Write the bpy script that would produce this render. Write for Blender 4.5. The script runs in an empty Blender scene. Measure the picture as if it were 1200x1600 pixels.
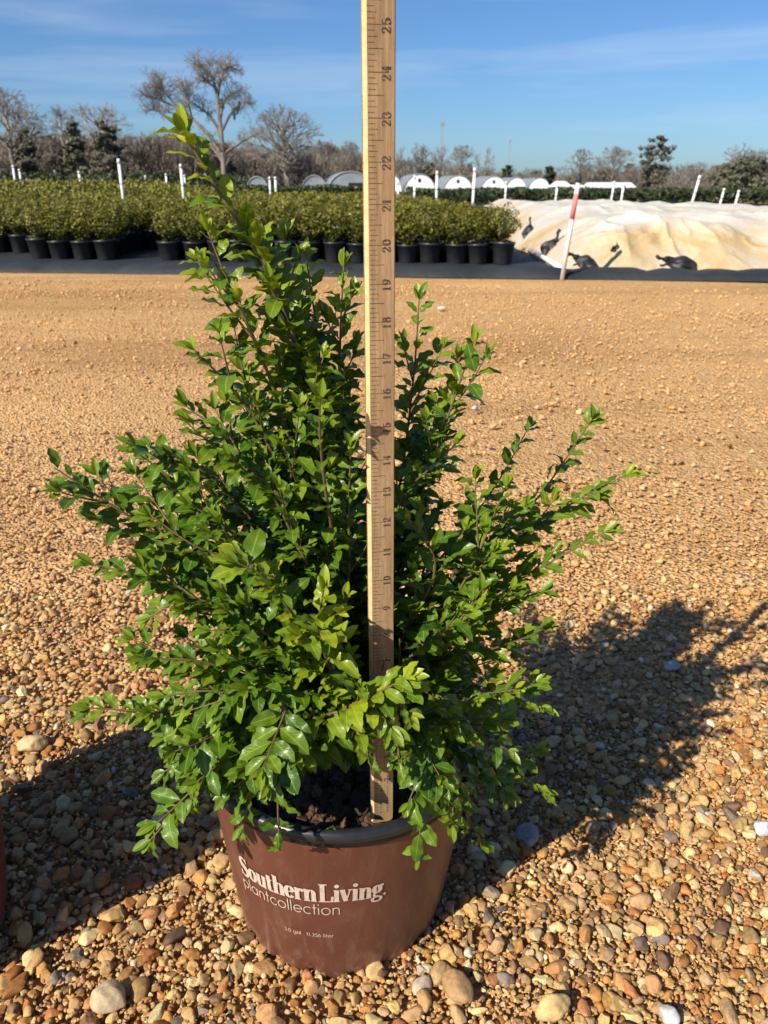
import bpy, math, random
import numpy as np
from mathutils import Vector, Matrix
R = math.radians
random.seed(7)
rng = np.random.default_rng(7)
SC = bpy.context.scene
COL = SC.collection

# ------------------------------------------------------------------ camera, sky, sun, exposure
H = 0.746                      # eye height above the gravel
FPX = 1203.0                   # focal length in photo pixels (photo 1200 x 1600)
PITCH = R(23.2)
CP, SP = math.cos(PITCH), math.sin(PITCH)
cd = bpy.data.cameras.new('camera')
cam = bpy.data.objects.new('camera', cd)
COL.objects.link(cam)
cam.location = (0, 0, H)
cam.rotation_euler = (R(90) - PITCH, 0, 0)
cd.sensor_fit = 'VERTICAL'
cd.sensor_height = 24
cd.lens = 24 * FPX / 1600
cd.clip_start = 0.02
cd.clip_end = 5000
cd.dof.use_dof = True
cd.dof.focus_distance = 0.66
cd.dof.aperture_fstop = 10.5
SC.camera = cam

SUN_EL, SUN_AZ = R(38), R(225)          # azimuth clockwise from +Y; behind the camera, to the left
world = bpy.data.worlds.new("World")
SC.world = world
world.use_nodes = True
wn, wl = world.node_tree.nodes, world.node_tree.links
wn.clear()
w_out = wn.new('ShaderNodeOutputWorld')
w_bg = wn.new('ShaderNodeBackground')
sky = wn.new('ShaderNodeTexSky')
sky.sky_type = 'NISHITA'
sky.sun_disc = False
sky.sun_elevation = SUN_EL
sky.sun_rotation = SUN_AZ
sky.air_density = 1.0
sky.dust_density = 0.45
sky.ozone_density = 3.0
w_bg.inputs['Strength'].default_value = 0.055
# thin high cirrus: long streaks, whiter towards the horizon
tc = wn.new('ShaderNodeTexCoord')
sep = wn.new('ShaderNodeSeparateXYZ')
wl.new(tc.outputs['Generated'], sep.inputs[0])
mp = wn.new('ShaderNodeMapping')
mp.inputs['Scale'].default_value = (1.6, 0.6, 17.0)
mp.inputs['Rotation'].default_value = (0, R(-5), 0)
mp.inputs['Location'].default_value = (3.1, 0.4, 1.32)
wl.new(tc.outputs['Generated'], mp.inputs[0])
nz = wn.new('ShaderNodeTexNoise')
nz.inputs['Scale'].default_value = 1.3
nz.inputs['Detail'].default_value = 6
nz.inputs['Roughness'].default_value = 0.55
nz.inputs['Distortion'].default_value = 0.4
wl.new(mp.outputs[0], nz.inputs['Vector'])
cr = wn.new('ShaderNodeValToRGB')
cr.color_ramp.elements[0].position = 0.5
cr.color_ramp.elements[0].color = (0, 0, 0, 1)
cr.color_ramp.elements[1].position = 0.85
cr.color_ramp.elements[1].color = (0.42, 0.42, 0.42, 1)
wl.new(nz.outputs['Fac'], cr.inputs[0])
w_mix = wn.new('ShaderNodeMixRGB')
w_mix.inputs['Color2'].default_value = (9.0, 10.0, 11.5, 1)
wl.new(cr.outputs[0], w_mix.inputs['Fac'])
w_tint = wn.new('ShaderNodeMixRGB')
w_tint.blend_type = 'MULTIPLY'
w_tint.inputs['Fac'].default_value = 1.0
w_tint.inputs['Color2'].default_value = (0.68, 0.98, 1.38, 1)
wl.new(sky.outputs[0], w_tint.inputs['Color1'])
wl.new(w_tint.outputs[0], w_mix.inputs['Color1'])
wl.new(w_mix.outputs[0], w_bg.inputs['Color'])
wl.new(w_bg.outputs[0], w_out.inputs['Surface'])

sl = bpy.data.lights.new('sun', 'SUN')
sl.energy = 5.0
sl.angle = R(0.5)
sl.color = (1.0, 0.91, 0.77)
sun = bpy.data.objects.new('sun', sl)
COL.objects.link(sun)
TO_SUN = Vector((math.sin(SUN_AZ) * math.cos(SUN_EL), math.cos(SUN_AZ) * math.cos(SUN_EL), math.sin(SUN_EL)))
sun.rotation_euler = TO_SUN.to_track_quat('Z', 'Y').to_euler()
sun.location = (-3, -3, 4)

SC.view_settings.view_transform = 'Standard'
SC.view_settings.look = 'None'
SC.view_settings.exposure = 0.60
SC.view_settings.gamma = 1.0


# ------------------------------------------------------------------ helpers
def P(px, py, Y):
    """point seen at photo pixel (px,py) on the vertical plane y=Y"""
    u, v = px - 600.0, 800.0 - py
    dy, dz = FPX * CP + v * SP, -FPX * SP + v * CP
    t = Y / dy
    return Vector((u * t, Y, H + dz * t))


def G(px, py, z=0.0):
    """point seen at photo pixel (px,py) at height z"""
    u, v = px - 600.0, 800.0 - py
    dy, dz = FPX * CP + v * SP, -FPX * SP + v * CP
    t = (z - H) / dz
    return Vector((u * t, dy * t, z))


def proj(p):
    d = p[1] * CP + (H - p[2]) * SP
    return 600 + p[0] / d * FPX, 800 - (p[1] * SP - (H - p[2]) * CP) / d * FPX, d


def proj_np(a):
    d = a[:, 1] * CP + (H - a[:, 2]) * SP
    return 600 + a[:, 0] / d * FPX, 800 - (a[:, 1] * SP - (H - a[:, 2]) * CP) / d * FPX, d


def tag(o, label=None, cat=None, group=None, kind=None):
    if label:
        o['label'] = label
    if cat:
        o['category'] = cat
    if group:
        o['group'] = group
    if kind:
        o['kind'] = kind
    return o


def empty(name, loc=(0, 0, 0)):
    o = bpy.data.objects.new(name, None)
    COL.objects.link(o)
    o.location = loc
    o.empty_display_size = 0.05
    return o


def link(name, me, parent=None, mat=None):
    o = bpy.data.objects.new(name, me)
    COL.objects.link(o)
    if mat is not None:
        me.materials.append(mat)
    if parent is not None:
        o.parent = parent
    return o


def mesh_np(name, verts, faces, smooth=True, attrs=None):
    """faces: (M,k) array, or list of such arrays"""
    verts = np.asarray(verts, dtype=np.float32)
    if not isinstance(faces, (list, tuple)):
        faces = [faces]
    faces = [np.asarray(f, dtype=np.int32) for f in faces if len(f)]
    me = bpy.data.meshes.new(name)
    me.vertices.add(len(verts))
    me.vertices.foreach_set('co', verts.ravel())
    nl = sum(f.size for f in faces)
    nf = sum(len(f) for f in faces)
    me.loops.add(nl)
    me.polygons.add(nf)
    me.loops.foreach_set('vertex_index', np.concatenate([f.ravel() for f in faces]))
    tot = np.concatenate([np.full(len(f), f.shape[1], dtype=np.int32) for f in faces])
    st = np.zeros(nf, dtype=np.int32)
    st[1:] = np.cumsum(tot)[:-1]
    me.polygons.foreach_set('loop_start', st)
    me.polygons.foreach_set('use_smooth', np.full(nf, bool(smooth)) if isinstance(smooth, bool) else np.asarray(smooth, dtype=bool))
    for k, (typ, dat) in (attrs or {}).items():
        a = me.attributes.new(k, typ, 'POINT')
        dat = np.asarray(dat, dtype=np.float32)
        if typ == 'FLOAT':
            a.data.foreach_set('value', dat.ravel())
        elif typ == 'FLOAT_COLOR':
            a.data.foreach_set('color', dat.ravel())
        else:
            a.data.foreach_set('vector', dat.ravel())
    me.update(calc_edges=True)
    me.validate()
    return me


class MB:
    """collects verts and faces for ONE mesh"""
    def __init__(self):
        self.v, self.f = [], []

    def add(self, vs, fs):
        b = len(self.v)
        self.v.extend([tuple(p) for p in vs])
        self.f.extend([tuple(i + b for i in q) for q in fs])

    def box(self, x0, x1, y0, y1, z0, z1):
        self.add([(x0, y0, z0), (x1, y0, z0), (x1, y1, z0), (x0, y1, z0), (x0, y0, z1), (x1, y0, z1), (x1, y1, z1), (x0, y1, z1)],
                 [(0, 3, 2, 1), (4, 5, 6, 7), (0, 1, 5, 4), (1, 2, 6, 5), (2, 3, 7, 6), (3, 0, 4, 7)])

    def tube(self, pts, radii, n=8, cap=True):
        pts = [Vector(p) for p in pts]
        b = len(self.v)
        ref = Vector((0.31, 0.2, 0.93)).normalized()
        m = len(pts)
        for i, p in enumerate(pts):
            t = (pts[min(i + 1, m - 1)] - pts[max(i - 1, 0)])
            t = t.normalized() if t.length > 1e-9 else Vector((0, 0, 1))
            a = t.cross(ref)
            if a.length < 0.05:
                a = t.cross(Vector((1, 0, 0)))
            a.normalize()
            c = t.cross(a)
            for k in range(n):
                an = 2 * math.pi * k / n
                self.v.append(tuple(p + (a * math.cos(an) + c * math.sin(an)) * radii[i]))
        for i in range(m - 1):
            for k in range(n):
                k2 = (k + 1) % n
                self.f.append((b + i * n + k, b + i * n + k2, b + (i + 1) * n + k2, b + (i + 1) * n + k))
        if cap:
            self.f.append(tuple(b + k for k in range(n))[::-1])
            self.f.append(tuple(b + (m - 1) * n + k for k in range(n)))

    def lathe(self, prof, n=48, cx=0, cy=0, close=False):
        b = len(self.v)
        for r, z in prof:
            for k in range(n):
                an = 2 * math.pi * k / n
                self.v.append((cx + r * math.cos(an), cy + r * math.sin(an), z))
        m = len(prof)
        for i in range(m if close else m - 1):
            i2 = (i + 1) % m
            for k in range(n):
                k2 = (k + 1) % n
                self.f.append((b + i * n + k, b + i * n + k2, b + i2 * n + k2, b + i2 * n + k))

    def build(self, name, mat=None, parent=None, smooth=False):
        me = bpy.data.meshes.new(name)
        me.from_pydata(self.v, [], self.f)
        me.polygons.foreach_set('use_smooth', [smooth] * len(me.polygons))
        me.update()
        return link(name, me, parent, mat)


def nodes_of(name):
    m = bpy.data.materials.new(name)
    m.use_nodes = True
    nt = m.node_tree
    b = nt.nodes.get('Principled BSDF')
    return m, nt.nodes, nt.links, b


def mixrgb(n, l, fac, c1, c2, mode='MIX'):
    x = n.new('ShaderNodeMixRGB')
    x.blend_type = mode
    for s, val in (('Fac', fac), ('Color1', c1), ('Color2', c2)):
        if isinstance(val, (int, float)):
            x.inputs[s].default_value = val
        elif isinstance(val, tuple):
            x.inputs[s].default_value = val if len(val) == 4 else val + (1,)
        else:
            l.new(val, x.inputs[s])
    return x.outputs[0]


def ramp(n, l, src, stops):
    r = n.new('ShaderNodeValToRGB')
    el = r.color_ramp.elements
    while len(el) < len(stops):
        el.new(0.5)
    for e, (p, c) in zip(el, stops):
        e.position = p
        e.color = (c, c, c, 1) if isinstance(c, (int, float)) else tuple(c) + (1,)
    l.new(src, r.inputs[0])
    return r.outputs[0]


def noise(n, l, scale, detail=4, rough=0.5, vec=None, dist=0.0):
    x = n.new('ShaderNodeTexNoise')
    x.inputs['Scale'].default_value = scale
    x.inputs['Detail'].default_value = detail
    x.inputs['Roughness'].default_value = rough
    x.inputs['Distortion'].default_value = dist
    if vec is not None:
        l.new(vec, x.inputs['Vector'])
    return x.outputs['Fac']


def objvec(n, l, scale=(1, 1, 1)):
    t = n.new('ShaderNodeTexCoord')
    m = n.new('ShaderNodeMapping')
    m.inputs['Scale'].default_value = scale
    l.new(t.outputs['Object'], m.inputs[0])
    return m.outputs[0]


def bump(n, l, b, height, strength=0.3, dist=0.01):
    x = n.new('ShaderNodeBump')
    x.inputs['Strength'].default_value = strength
    x.inputs['Distance'].default_value = dist
    l.new(height, x.inputs['Height'])
    l.new(x.outputs[0], b.inputs['Normal'])


def attr(n, name):
    a = n.new('ShaderNodeAttribute')
    a.attribute_name = name
    return a


def simple(name, col, rough=0.6, spec=0.5, vary=0.25, scale=30, bumps=0.0):
    m, n, l, b = nodes_of(name)
    v = objvec(n, l)
    f = noise(n, l, scale, 5, 0.6, v)
    d = tuple(c * (1 - vary) for c in col)
    e = tuple(min(1, c * (1 + vary)) for c in col)
    l.new(ramp(n, l, f, [(0.3, d), (0.7, e)]), b.inputs['Base Color'])
    b.inputs['Roughness'].default_value = rough
    b.inputs['Specular IOR Level'].default_value = spec
    if bumps:
        bump(n, l, b, f, bumps, 0.005)
    return m


# ------------------------------------------------------------------ materials
def m_ground():
    m, n, l, b = nodes_of('gravel_sand')
    v = objvec(n, l)
    vo = n.new('ShaderNodeTexVoronoi')
    vo.inputs['Scale'].default_value = 105
    l.new(v, vo.inputs['Vector'])
    sepc = n.new('ShaderNodeSeparateColor')
    l.new(vo.outputs['Color'], sepc.inputs[0])
    stone = ramp(n, l, sepc.outputs[0], [(0.0, (.30, .17, .08)), (0.2, (.50, .28, .11)), (0.5, (.63, .385, .165)), (0.8, (.72, .48, .235)), (0.97, (.84, .69, .46))])
    big = noise(n, l, 0.9, 5, 0.6, v)
    sand = ramp(n, l, noise(n, l, 240, 3, 0.6, v), [(0.3, (.53, .305, .122)), (0.7, (.74, .46, .20))])
    mixf = ramp(n, l, noise(n, l, 9, 6, 0.7, v), [(0.4, 0.15), (0.65, 0.75)])
    c = mixrgb(n, l, mixf, sand, stone)
    c = mixrgb(n, l, 0.8, c, ramp(n, l, big, [(0.3, (.80, .77, .72)), (0.7, (1.14, 1.1, 1.05))]), 'MULTIPLY')
    trk = noise(n, l, 1.0, 5, 0.6, objvec(n, l, (.22, 1.5, 1)), 0.5)          # old wheel tracks across the yard
    c = mixrgb(n, l, 0.75, c, ramp(n, l, trk, [(0.36, (.76, .71, .65)), (0.5, (1, 1, 1)), (0.64, (1.12, 1.12, 1.1))]), 'MULTIPLY')
    l.new(c, b.inputs['Base Color'])
    b.inputs['Roughness'].default_value = 0.9
    b.inputs['Specular IOR Level'].default_value = 0.2
    h = mixrgb(n, l, 0.45, ramp(n, l, vo.outputs['Distance'], [(0.0, 1.0), (0.6, 0.0)]), noise(n, l, 55, 5, 0.7, v))
    bump(n, l, b, h, 1.0, 0.02)
    return m


def m_stone(name='gravel_stone'):
    m, n, l, b = nodes_of(name)
    a = attr(n, 'tint')
    v = objvec(n, l)
    f1 = noise(n, l, 160, 5, 0.65, v)
    f2 = noise(n, l, 900, 3, 0.6, v)
    c = mixrgb(n, l, 0.8, a.outputs['Color'], ramp(n, l, f1, [(0.25, (.50, .44, .38)), (0.5, (1, 1, 1)), (0.75, (1.35, 1.28, 1.12))]), 'MULTIPLY')
    c = mixrgb(n, l, 0.45, c, ramp(n, l, f2, [(0.3, (.7, .7, .7)), (0.7, (1.2, 1.2, 1.2))]), 'MULTIPLY')
    l.new(c, b.inputs['Base Color'])
    b.inputs['Roughness'].default_value = 0.62
    b.inputs['Specular IOR Level'].default_value = 0.35
    bump(n, l, b, mixrgb(n, l, 0.4, f1, f2), 0.6, 0.003)
    return m


def m_leaf(name, dark, young, trans=0.22):
    m, n, l, b = nodes_of(name)
    a = attr(n, 'leaf')          # x: across -1..1, y: along 0..1, z: age (young = 1)
    r = attr(n, 'rand')
    s = n.new('ShaderNodeSeparateXYZ')
    l.new(a.outputs['Vector'], s.inputs[0])
    c = mixrgb(n, l, s.outputs[2], dark, young)
    rr = ramp(n, l, r.outputs['Fac'], [(0.0, (.55, .68, .62)), (0.5, (1, 1, 1)), (0.93, (1.45, 1.22, 1.1)), (0.985, (1.6, 1.3, 1.1)), (1.0, (2.8, 1.8, 1.3))])
    c = mixrgb(n, l, 1.0, c, rr, 'MULTIPLY')
    ab = n.new('ShaderNodeMath'); ab.operation = 'ABSOLUTE'
    l.new(s.outputs[0], ab.inputs[0])
    vein = ramp(n, l, ab.outputs[0], [(0.03, 0.34), (0.10, 0.0)])
    # side veins: stripes running forward from the midrib
    k = n.new('ShaderNodeMath'); k.operation = 'MULTIPLY_ADD'
    l.new(ab.outputs[0], k.inputs[0]); k.inputs[1].default_value = -0.28; l.new(s.outputs[1], k.inputs[2])
    k2 = n.new('ShaderNodeMath'); k2.operation = 'MULTIPLY'; l.new(k.outputs[0], k2.inputs[0]); k2.inputs[1].default_value = 44.0
    k3 = n.new('ShaderNodeMath'); k3.operation = 'SINE'; l.new(k2.outputs[0], k3.inputs[0])
    side = ramp(n, l, k3.outputs[0], [(0.0, 0.0), (0.85, 0.0), (1.0, 1.0)])
    c = mixrgb(n, l, vein, c, tuple(min(1, x * 1.6 + 0.05) for x in young))
    sm = n.new('ShaderNodeMath'); sm.operation = 'MULTIPLY'; l.new(side, sm.inputs[0]); sm.inputs[1].default_value = 0.12
    c = mixrgb(n, l, sm.outputs[0], c, young)
    l.new(c, b.inputs['Base Color'])
    b.inputs['Roughness'].default_value = 0.36
    b.inputs['Specular IOR Level'].default_value = 0.42
    hh = mixrgb(n, l, 0.5, side, noise(n, l, 260, 3, 0.5, objvec(n, l)))
    bump(n, l, b, hh, 0.28, 0.0012)
    t = n.new('ShaderNodeBsdfTranslucent')
    tcx = mixrgb(n, l, 1.0, c, (1.5, 1.6, 0.6), 'MULTIPLY')
    l.new(tcx, t.inputs['Color'])
    mx = n.new('ShaderNodeMixShader')
    mx.inputs[0].default_value = trans
    l.new(b.outputs[0], mx.inputs[1]); l.new(t.outputs[0], mx.inputs[2])
    l.new(mx.outputs[0], n['Material Output'].inputs['Surface'])
    return m


def m_clump(name, stops, trans=0.15, rough=0.5):
    m, n, l, b = nodes_of(name)
    a = attr(n, 'rand')
    c = ramp(n, l, a.outputs['Fac'], stops)
    l.new(c, b.inputs['Base Color'])
    b.inputs['Roughness'].default_value = rough
    b.inputs['Specular IOR Level'].default_value = 0.35
    t = n.new('ShaderNodeBsdfTranslucent')
    l.new(c, t.inputs['Color'])
    mx = n.new('ShaderNodeMixShader')
    mx.inputs[0].default_value = trans
    l.new(b.outputs[0], mx.inputs[1]); l.new(t.outputs[0], mx.inputs[2])
    l.new(mx.outputs[0], n['Material Output'].inputs['Surface'])
    return m


def m_wood():
    m, n, l, b = nodes_of('ruler_wood')
    v = objvec(n, l, (1, 1, 0.045))
    g = noise(n, l, 520, 6, 0.65, v, 0.3)
    g2 = noise(n, l, 60, 4, 0.6, objvec(n, l, (1, 1, 0.3)))
    fl = noise(n, l, 1700, 2, 0.5, objvec(n, l, (1, 1, 0.10)))
    c = ramp(n, l, g, [(0.25, (.225, .143, .075)), (0.5, (.35, .232, .125)), (0.75, (.455, .32, .185))])
    c = mixrgb(n, l, 0.6, c, ramp(n, l, g2, [(0.3, (.62, .57, .52)), (0.7, (1.18, 1.14, 1.08))]), 'MULTIPLY')
    c = mixrgb(n, l, ramp(n, l, fl, [(0.60, 0.0), (0.72, 0.45)]), c, (.14, .08, .04))
    l.new(c, b.inputs['Base Color'])
    b.inputs['Roughness'].default_value = 0.55
    b.inputs['Specular IOR Level'].default_value = 0.3
    bump(n, l, b, g, 0.25, 0.0006)
    return m


def m_pot():
    m, n, l, b = nodes_of('brown_plastic')
    v = objvec(n, l)
    f = noise(n, l, 14, 5, 0.6, v)
    d = noise(n, l, 420, 3, 0.7, v)
    sc = noise(n, l, 40, 8, 0.75, objvec(n, l, (1, 1, 0.25)), 1.2)
    c = ramp(n, l, f, [(0.3, (.098, .034, .021)), (0.7, (.130, .046, .029))])
    c = mixrgb(n, l, ramp(n, l, d, [(0.62, 0.0), (0.76, 0.38)]), c, (.34, .22, .15))
    # pale scuffs and dust near the foot
    s = n.new('ShaderNodeSeparateXYZ'); l.new(v, s.inputs[0])
    low = ramp(n, l, s.outputs[2], [(0.0, 0.75), (0.045, 0.25), (0.12, 0.12)])
    k = n.new('ShaderNodeMath'); k.operation = 'MULTIPLY'
    l.new(low, k.inputs[0]); l.new(ramp(n, l, sc, [(0.48, 0.0), (0.66, 1.0)]), k.inputs[1])
    c = mixrgb(n, l, k.outputs[0], c, (.36, .25, .17))
    l.new(c, b.inputs['Base Color'])
    l.new(ramp(n, l, f, [(0.3, 0.34), (0.7, 0.5)]), b.inputs['Roughness'])
    b.inputs['Specular IOR Level'].default_value = 0.5
    bump(n, l, b, f, 0.12, 0.004)
    return m


def m_print(name, col, rough=0.6, wear=0.25, scale=260):
    m, n, l, b = nodes_of(name)
    f = noise(n, l, scale, 5, 0.7, objvec(n, l))
    d = tuple(c * (1 - wear) for c in col)
    l.new(ramp(n, l, f, [(0.35, d), (0.6, col)]), b.inputs['Base Color'])
    b.inputs['Roughness'].default_value = rough
    return m


def m_ink():
    m, n, l, b = nodes_of('worn_black_ink')
    f = noise(n, l, 700, 5, 0.75, objvec(n, l, (1, 1, .5)))
    g = noise(n, l, 45, 3, 0.6, objvec(n, l))
    c = ramp(n, l, f, [(0.31, (.26, .165, .09)), (0.46, (.038, .031, .025))])
    c = mixrgb(n, l, ramp(n, l, g, [(0.45, 0.0), (0.72, 0.35)]), c, (.26, .165, .09))
    l.new(c, b.inputs['Base Color'])
    b.inputs['Roughness'].default_value = 0.75
    return m


def m_cloth():
    m, n, l, b = nodes_of('frost_cloth')
    v = objvec(n, l)
    f = noise(n, l, 0.75, 6, 0.6, v, 0.6)
    f2 = noise(n, l, 3.0, 5, 0.6, v, 1.0)
    s = n.new('ShaderNodeSeparateXYZ'); l.new(v, s.inputs[0])
    stain = ramp(n, l, f, [(0.36, 0.12), (0.56, 1.0)])
    low = ramp(n, l, s.outputs[2], [(0.30, 1.0), (0.47, 0.10)])
    k = n.new('ShaderNodeMath'); k.operation = 'MULTIPLY'
    l.new(stain, k.inputs[0]); l.new(low, k.inputs[1])
    c = mixrgb(n, l, k.outputs[0], (.50, .485, .445), (.43, .30, .125))
    c = mixrgb(n, l, ramp(n, l, f2, [(0.45, 0.0), (0.7, 0.5)]), c, (.56, .54, .48))
    l.new(c, b.inputs['Base Color'])
    b.inputs['Roughness'].default_value = 0.8
    bump(n, l, b, noise(n, l, 7, 5, 0.6, v, 0.8), 0.5, 0.03)
    return m


def m_fabric():
    m, n, l, b = nodes_of('black_ground_fabric')
    v = objvec(n, l)
    f = noise(n, l, 2.2, 6, 0.65, v)
    l.new(ramp(n, l, f, [(0.3, (.016, .019, .022)), (0.7, (.036, .041, .046))]), b.inputs['Base Color'])
    b.inputs['Specular IOR Level'].default_value = 0.25
    b.inputs['Roughness'].default_value = 0.6
    bump(n, l, b, noise(n, l, 9, 4, 0.6, v), 0.5, 0.02)
    return m


def m_bark(name, c1, c2):
    m, n, l, b = nodes_of(name)
    f = noise(n, l, 1.2, 6, 0.7, objvec(n, l, (1, 1, 0.3)))
    l.new(ramp(n, l, f, [(0.3, c1), (0.7, c2)]), b.inputs['Base Color'])
    b.inputs['Roughness'].default_value = 0.9
    return m


M = dict(
    ground=m_ground(), stone=m_stone(),
    leaf=m_leaf('glossy_leaf', (.050, .128, .010), (.235, .30, .014), .22),
    stem=simple('green_twig', (.125, .088, .042), 0.6, 0.3, 0.35, 60),
    wood=m_wood(), raw_wood=simple('raw_wood', (.66, .46, .22), .5, .3, .15, 200), pot=m_pot(),
    print_pale=m_print('pale_print', (.60, .47, .38), 0.6, 0.22),
    print_dark=m_ink(),
    print_grey=m_print('worn_ink', (.10, .09, .07), 0.7, 0.3, 900),
    rim=simple('black_plastic', (.016, .019, .022), 0.34, 0.5, 0.3, 80),
    soil=simple('bark_soil', (.026, .015, .010), 0.9, 0.2, 0.5, 90, 0.8),
    cloth=m_cloth(), fabric=m_fabric(),
    pot_black=simple('nursery_pot_black', (.022, .024, .027), 0.42, 0.5, 0.3, 20),
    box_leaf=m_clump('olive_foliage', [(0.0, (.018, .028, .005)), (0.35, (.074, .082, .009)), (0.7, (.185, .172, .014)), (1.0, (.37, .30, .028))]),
    far_leaf=m_clump('dark_foliage', [(0.0, (.012, .020, .007)), (0.6, (.034, .050, .016)), (1.0, (.075, .09, .026))]),
    pine_leaf=m_clump('pine_foliage', [(0.0, (.055, .058, .040)), (0.6, (.135, .132, .085)), (1.0, (.25, .235, .155))]),
    brush=m_clump('bare_brush', [(0.0, (.085, .073, .060)), (0.6, (.185, .158, .128)), (1.0, (.31, .265, .215))], 0.05, 0.9),
    bark=m_bark('grey_bark', (.15, .128, .105), (.29, .25, .205)),
    bark_pale=m_bark('pale_bark', (.20, .165, .13), (.38, .33, .27)),
    white=simple('white_plastic', (.78, .77, .73), 0.4, 0.5, 0.07, 3),
    pvc=simple('grubby_white_pipe', (.74, .72, .68), 0.45, 0.5, 0.16, 14),
    red=simple('faded_red_tape', (.60, .19, .18), 0.6, 0.4, 0.35, 9),
    black=simple('black_rubber', (.020, .020, .021), 0.55, 0.4, 0.35, 12, 0.4),
    poly=simple('white_poly_film', (.82, .84, .86), 0.45, 0.5, 0.06, 0.6),
    grey_and_shade_film=simple('grey_and_shade_poly_film', (.21, .24, .27), 0.5, 0.4, 0.2, 0.5),  # real grey film, and painted shade for the sides of the white houses
    glassd=simple('dark_opening', (.012, .012, .013), 0.6, 0.3, 0.2, 2),
    tan=simple('tan_board', (.42, .36, .22), 0.7, 0.3, 0.2, 2),
    steel=simple('galvanised_steel', (.33, .34, .35), 0.5, 0.5, 0.15, 3),
    roof=simple('brown_roof', (.16, .12, .10), 0.8, 0.3, 0.2, 1),
)

# ------------------------------------------------------------------ the ground
def gz(y):
    """the land falls away gently beyond the beds"""
    return -min(3.0, max(0.0, y - 46) * .024)


def ground():
    xs = np.concatenate([-np.geomspace(1500, 4, 26), np.linspace(-3.6, 3.6, 25), np.geomspace(4, 1500, 26)])
    ys = np.concatenate([[-40, -12, -4, -2, -1], np.linspace(-.5, 6.5, 40), np.geomspace(7, 2400, 40)])
    X, Y = np.meshgrid(xs, ys)
    Z = np.full_like(X, -0.004)
    Z = Z + np.array([gz(t) for t in Y.ravel()]).reshape(Y.shape) - .4 * np.clip((Y - 50) / 20, 0, 1)
    near = (np.abs(X) < 4) & (Y < 6.6)
    Z = Z + near * (0.006 * np.sin(X * 2.1 + 0.7) * np.sin(Y * 1.7) - 0.004)
    v = np.stack([X.ravel(), Y.ravel(), Z.ravel()], 1)
    nx, ny = len(xs), len(ys)
    i, j = np.meshgrid(np.arange(nx - 1), np.arange(ny - 1))
    a = (j * nx + i).ravel()
    f = np.stack([a, a + 1, a + nx + 1, a + nx], 1)
    o = link('ground', mesh_np('ground', v, f), None, M['ground'])
    return tag(o, 'tan sandy gravel yard running out to the fields', 'ground', kind='structure')


ground()


_VN = np.random.default_rng(77).random((64, 64))


def vnoise(x, y):
    x, y = np.asarray(x, float), np.asarray(y, float)
    i, j = np.floor(x).astype(int), np.floor(y).astype(int)
    fx, fy = x - i, y - j
    fx, fy = fx * fx * (3 - 2 * fx), fy * fy * (3 - 2 * fy)
    a, b = _VN[i % 64, j % 64], _VN[(i + 1) % 64, j % 64]
    c, d = _VN[i % 64, (j + 1) % 64], _VN[(i + 1) % 64, (j + 1) % 64]
    return (a * (1 - fx) + b * fx) * (1 - fy) + (c * (1 - fx) + d * fx) * fy


# stones ------------------------------------------------------------
def icosphere(sub):
    t = (1 + 5 ** .5) / 2
    v = [(-1, t, 0), (1, t, 0), (-1, -t, 0), (1, -t, 0), (0, -1, t), (0, 1, t), (0, -1, -t), (0, 1, -t), (t, 0, -1), (t, 0, 1), (-t, 0, -1), (-t, 0, 1)]
    v = [np.array(p) / np.linalg.norm(p) for p in v]
    f = [(0, 11, 5), (0, 5, 1), (0, 1, 7), (0, 7, 10), (0, 10, 11), (1, 5, 9), (5, 11, 4), (11, 10, 2), (10, 7, 6), (7, 1, 8),
         (3, 9, 4), (3, 4, 2), (3, 2, 6), (3, 6, 8), (3, 8, 9), (4, 9, 5), (2, 4, 11), (6, 2, 10), (8, 6, 7), (9, 8, 1)]
    for _ in range(sub):
        cache, nf = {}, []

        def mid(a, b):
            k = (min(a, b), max(a, b))
            if k not in cache:
                p = v[a] + v[b]
                v.append(p / np.linalg.norm(p))
                cache[k] = len(v) - 1
            return cache[k]
        for a, b, c in f:
            ab, bc, ca = mid(a, b), mid(b, c), mid(c, a)
            nf += [(a, ab, ca), (b, bc, ab), (c, ca, bc), (ab, bc, ca)]
        f = nf
    return np.array(v), np.array(f)


ICO = {s: icosphere(s) for s in (0, 1, 2, 3)}


def pebble_variants(sub, count, seed, angular=1.0):
    r = np.random.default_rng(seed)
    v0, f = ICO[sub]
    out = []
    for _ in range(count):
        v = v0.copy()
        for k in range(r.integers(6, 12)):          # worn flat faces
            nrm = r.normal(size=3); nrm /= np.linalg.norm(nrm)
            d = r.uniform(0.46, 0.86)
            h = v @ nrm - d
            v -= np.outer(np.clip(h, 0, None) * 0.92 * angular, nrm)
        ph = r.uniform(0, 6.28, 6)
        w = 1 + 0.05 * np.sin(v[:, 0] * 3.1 + ph[0]) + 0.06 * np.sin(v[:, 1] * 3.7 + ph[1]) + 0.05 * np.sin(v[:, 2] * 4.1 + ph[2]) + 0.025 * np.sin(v[:, 0] * 9 + v[:, 1] * 7 + ph[3])
        out.append(v * w[:, None])
    return np.array(out), f


PAL = np.array([(.46, .285, .12), (.43, .225, .07), (.49, .33, .16), (.35, .155, .045), (.60, .46, .25), (.56, .37, .155), (.22, .13, .07),
                (.26, .21, .155), (.62, .55, .43), (.33, .18, .105), (.44, .21, .08), (.15, .12, .10)])
PALW = np.array([.21, .16, .17, .085, .11, .13, .06, .02, .014, .018, .04, .012])
PALW = PALW / PALW.sum()


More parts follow.
